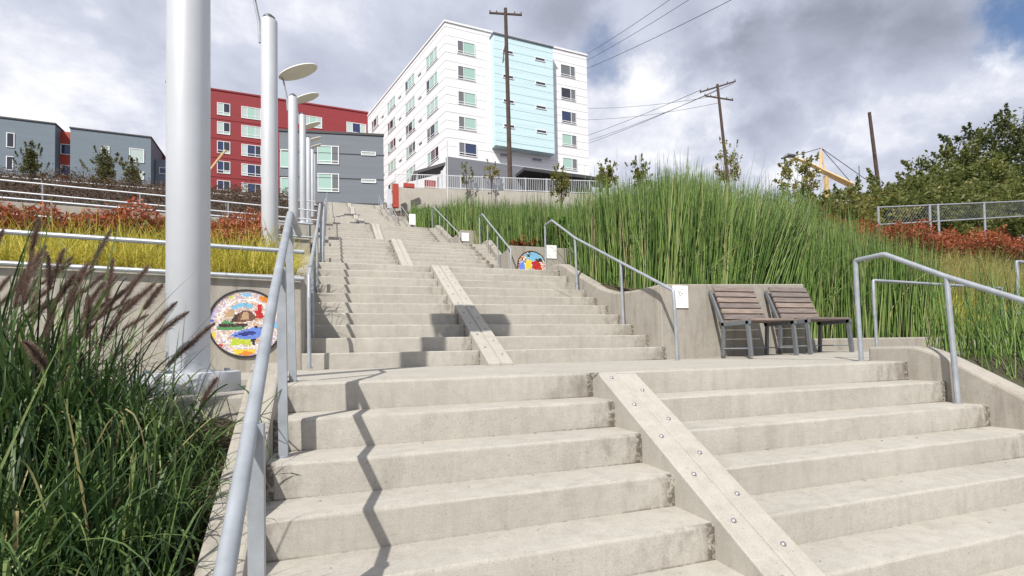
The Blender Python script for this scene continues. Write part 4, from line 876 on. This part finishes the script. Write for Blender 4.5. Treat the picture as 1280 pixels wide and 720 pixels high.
fountain('big grass clump with dark plumes at the left edge', -1.05, -.30, 700, .86, 20, 4, .17)
fountain('grass clump with plumes left of the light pole', -1.32, .25, 600, .86, 11, 5, .16)
fountain('grass clump at the bottom left corner of the picture', -.80, -.95, 700, .70, 0, 6, .15)
fountain('grass clump with a tall plume at the left edge near the camera', -1.0, -1.25, 600, .86, 1, 7)
fountain('grass clump behind the plumes at the far left', -1.75, .7, 520, .88, 18, 8)
for i, (x, y) in enumerate(((-.75, -1.75), (-1.35, -.75), (-1.5, -1.6), (-1.9, -.2), (-2.2, -1.1), (-.46, -1.80))):  # extra clumps out of view, added to cast shade on the visible grass
    fountain('unseen grass clump added beyond the left edge to shade the bed', x, y, 480, .86 if i < 5 else .55, 0, 20+i)

# yellow grass, red hedges, brown shrubs on the left terraces
def tuft(name, label, n, xr, yr, Lr, mat, w=.005, el=(62, 12), segs=5, zf=None, cat='grass'):
    x = rng.uniform(*xr, n); y = rng.uniform(*yr, n); k = fld(x, y, 2.2, .7) > -.9; x, y = x[k], y[k]; n = len(x); z = np.array([hbase(a, b) for a, b in zip(x, y)])-.02
    cx = np.round(x/.4)*.4+.1*np.sin(y*9); cyy = np.round(y/.4)*.4; az = np.arctan2(y-cyy, x-cx)+rng.normal(0, .5, n); az += 0
    V, F_, v = ribbons(np.stack([x, y, z], 1), az, np.radians(np.clip(rng.normal(el[0], el[1], n), 30, 88)), rng.uniform(*Lr, n)*(1+.15*fld(x, y, 2.5, 2.)), rng.uniform(.2, .7, n), rng.uniform(.6, 1.3, n)*w, segs, np.clip(rng.normal(.5, .22, n), 0, 1.1))
    return tag(obj(name, npmesh(name, V, F_, M[mat], v, True)), label, cat, kind='stuff')
tuft('yellow_grass', 'bright yellow grass above the round bird mosaic', 8500, (-4.2, -.28), (2.72, 4.3), (.5, 1.0), 'yellow', .0055)
tuft('yellow_grass', 'yellow green grass higher up beside the second flight', 2200, (-1.9, -.3), (4.6, 6.4), (.4, .7), 'yellow', .006)
tuft('yellow_grass', 'yellow grass clump among the reeds at the right', 2200, (9.7, 11.2), (2.66, 3.3), (.6, 1.1), 'yellow', .008)
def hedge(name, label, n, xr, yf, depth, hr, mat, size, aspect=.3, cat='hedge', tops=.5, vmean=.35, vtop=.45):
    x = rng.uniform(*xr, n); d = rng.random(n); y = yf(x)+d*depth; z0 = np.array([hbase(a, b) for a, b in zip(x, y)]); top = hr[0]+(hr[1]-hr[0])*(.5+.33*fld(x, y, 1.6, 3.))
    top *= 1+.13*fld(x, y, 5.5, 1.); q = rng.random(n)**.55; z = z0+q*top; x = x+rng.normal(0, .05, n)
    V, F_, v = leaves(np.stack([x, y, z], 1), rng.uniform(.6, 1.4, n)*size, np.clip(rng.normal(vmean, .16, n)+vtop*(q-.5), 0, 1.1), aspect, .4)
    o = thing(name, label, cat, (float(np.mean(xr)), float(yf(np.mean(xr))), float(z0.mean())))
    V = V-np.array(o.location, np.float32); obj('foliage', npmesh('foliage', V, F_, M[mat], v), o)
    tw = MB()
    for i in range(40):
        k = rng.integers(0, n); p = np.array([x[k], y[k], z0[k]])-np.array(o.location); tw.tube([p+(0, 0, -.05), p+(rng.normal(0, .08), rng.normal(0, .08), top[k]*.8)], .008, 4)
    tag(tw.build('twigs', M['bark'], o), kind='stuff'); return o
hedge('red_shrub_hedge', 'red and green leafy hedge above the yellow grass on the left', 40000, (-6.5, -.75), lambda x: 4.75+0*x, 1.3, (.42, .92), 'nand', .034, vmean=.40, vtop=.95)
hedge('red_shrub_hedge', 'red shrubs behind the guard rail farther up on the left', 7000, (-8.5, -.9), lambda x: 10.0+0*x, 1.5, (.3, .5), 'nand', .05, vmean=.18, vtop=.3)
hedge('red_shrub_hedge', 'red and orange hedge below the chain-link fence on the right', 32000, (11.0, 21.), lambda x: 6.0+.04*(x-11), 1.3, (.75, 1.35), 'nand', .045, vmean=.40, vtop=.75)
hedge('brown_shrub_row', 'brown dry shrub row below the far left buildings', 24000, (-16., -1.4), lambda x: 16.6+0*x, 2.2, (.9, 1.5), 'brown', .055, .2, 'shrubs')
hedge('brown_shrub_row', 'brown dry shrubs on the slope below the red building', 14000, (-22., -1.8), lambda x: 25.+0*x, 2.5, (.9, 1.5), 'brown', .07, .2, 'shrubs')
hedge('brown_shrub_row', 'brown and red low shrubs behind the far reeds below the fence', 3500, (5.5, 12.), lambda x: 31.+0*x, 2., (.8, 1.3), 'brown', .1, .3, 'shrubs')
def bush(name, label, c, rad, n, mat, size, cat='bush', trunk=0., vm=.5, clumps=26, asp=.5, cone=0., cl=(.10, .30), sprigs=14):
    c = np.array(c, float); rad = np.array(rad, float); o = thing(name, label, cat, (c[0], c[1], c[2]-rad[2]-trunk)); off = np.array([0, 0, rad[2]+trunk])
    cc = nrm(rng.normal(0, 1, (clumps, 3)))*(rng.random((clumps, 1))**.42)*.9; cc[:, :2] += rng.normal(0, .08, (clumps, 2))
    if cone:
        u = rng.random(clumps); cc[:, 2] = -1+2*u**1.25; w = (1-u**1.25)*.95+.05; a_ = rng.uniform(0, 6.28, clumps); q = rng.random(clumps)**.5; cc[:, 0] = np.cos(a_)*w*q; cc[:, 1] = np.sin(a_)*w*q
    cs = rng.uniform(*cl, clumps)*(np.where(cc[:, 2] > .5, .75, 1.)); k = rng.choice(clumps, n, p=cs**2/np.sum(cs**2))
    P = cc[k]+nrm(rng.normal(0, 1, (n, 3)))*(cs[k]*rng.random(n)**.5)[:, None]
    sp = rng.random(n) < .12; P[sp] += rng.normal(0, .09, (sp.sum(), 3))
    vv = np.clip(rng.normal(vm, .18, n)+.2*(rng.random(clumps)-.5)[k]*2, 0, 1.1); spr = []
    if sprigs:
        ns = sprigs; d0 = nrm(rng.normal(0, 1, (ns, 3))*(1, 1, .7)+np.array([0, 0, .55])); q0 = d0*rng.uniform(.75, .95, (ns, 1)); dd = nrm(d0+np.array([0, 0, .8])+rng.normal(0, .35, (ns, 3))); ll = rng.uniform(.15, .42, ns)
        spr = [(q0[i], q0[i]+dd[i]*ll[i]) for i in range(ns)]; m_ = max(14, n//(ns*7)); kk = np.repeat(np.arange(ns), m_); tt = rng.random(ns*m_)**.8
        P = np.concatenate([P, q0[kk]+dd[kk]*(ll[kk]*tt)[:, None]+rng.normal(0, .035, (ns*m_, 3))*(1.15-tt)[:, None]]); vv = np.concatenate([vv, np.clip(rng.normal(vm+.08, .18, ns*m_), 0, 1.1)])
    V, F_, v = leaves(P*rad+off, rng.uniform(.6, 1.4, len(P))*size, vv, asp, .5)
    obj('crown', npmesh('crown', V, F_, M[mat], v), o)
    t = MB(); r0 = .022*float(rad.max())+.008; t.tube([(0, 0, -.15), (0, 0, off[2]*.5), (0, 0, off[2]*.9)], [r0, r0*.8, r0*.4], 7)
    for i in range(min(18, clumps)):
        a = np.array([0, 0, off[2]*rng.uniform(.35, .8)]); b = cc[i]*rad*.9+off; t.tube([a, (a+b)/2+(0, 0, .1*rad[2]), b], [r0*.5, r0*.35, r0*.12], 5)
    t.build('trunk', M['bark'], o, True); return o
bush('leafy_bush', 'bright green leafy bush on the wall above the half hidden mosaic', (5.75, 8.95, 3.0), (.65, .45, .55), 3500, 'bush', .05)
bush('leafy_bush', 'low orange tinged bush left of the green bush above the mosaic', (4.75, 8.8, 2.75), (.4, .25, .2), 700, 'nand', .04)
# small young trees along the hilltop
bush('young_tree', 'small young tree in front of the white fence', (12.8, 24.1, 9.9), (.72, .6, 1.15), 900, 'leafy', .075, 'tree', 2.2, .45, 26)
bush('young_tree', 'small olive tree left of the white mast above the reeds', (17.75, 27.3, 11.7), (.95, .8, 1.15), 1100, 'leafy', .09, 'tree', 2.5, .45, 24)
bush('young_tree', 'small leaning olive tree right of the white mast', (20.0, 26.8, 11.9), (.9, .8, 1.3), 900, 'leafy', .09, 'tree', 2.5, .4, 22)
bush('young_tree', 'small yellowish tree in front of the two-armed utility pole', (18.5, 16.9, 9.0), (.68, .6, 1.25), 900, 'leafy', .06, 'tree', 3.0, .62, 28)
bush('young_tree', 'yellow green tree in front of the crane', (26.0, 19.4, 9.9), (1.5, 1.3, 1.45), 1900, 'leafy', .085, 'tree', 3.0, .6, 34)
bush('conifer', 'small grey green conifer before the far left block', (-31., 65., 20.4), (1.7, 1.5, 2.9), 3400, 'conif', .15, 'tree', 1.0, .3, 60, .3, 1., (.14, .24))
bush('conifer', 'larger olive conifer left of the nearest light pole', (-21.3, 56.5, 18.2), (1.9, 1.5, 2.4), 4600, 'conif', .13, 'tree', 1.0, .5, 70, .3, 1., (.14, .24))
bush('conifer', 'smaller olive conifer just left of the nearest light pole', (-18.9, 55.9, 17.7), (1.2, 1.0, 1.9), 2800, 'conif', .12, 'tree', 1.0, .6, 50, .3, 1., (.14, .24))
bush('young_tree', 'bare thin young tree before the grey podium of the white block', (10.6, 38.2, 14.9), (.6, .5, 1.0), 260, 'leafy', .08, 'tree', 1.5, .5, 16)
bush('young_tree', 'thin brownish young tree before the grey podium', (12.6, 37.6, 15.), (.7, .5, 1.0), 320, 'leafy', .08, 'tree', 1.5, .75, 16)
# right hand trees and thicket
T = [('dark tall tree at the right edge of the picture', (44.2, 19.0, 11.0), (4.6, 4.2, 4.6), 17000, 'leafd', .16), ('green tree left of the dark tall tree on the right', (36.6, 17.8, 8.9), (3.6, 3.2, 3.3), 13000, 'leaf', .145),
     ('rounded green tree in the middle of the right thicket', (31.2, 17.2, 7.6), (3.0, 2.8, 2.3), 11000, 'leaf', .135), ('low bushy tree behind the bare leaning pole base', (26.6, 16.6, 6.7), (2.8, 2.6, 1.8), 10000, 'leaf', .125), ('low green thicket tree next to the reeds', (22.4, 15.6, 5.7), (2.8, 2.2, 1.5), 8500, 'leaf', .115),
     ('leafy thicket behind the chain-link fence at the right edge', (32.0, 12.8, 6.2), (4.2, 2.2, 2.2), 13000, 'leaf', .11), ('leafy thicket behind the middle of the chain-link fence', (25.2, 12.2, 5.3), (3.6, 2.0, 1.8), 11000, 'leaf', .105), ('leafy thicket behind the left end of the chain-link fence', (19.4, 11.6, 4.6), (3.0, 1.8, 1.4), 8500, 'leafy', .09)]
for lb_, c, rd, n, mt, sz in T: bush('tree', lb_, c, rd, int(n*1.5), mt, sz*.74, 'tree', 1.2, .45, 110, .5, 0., (.09, .25), 46)
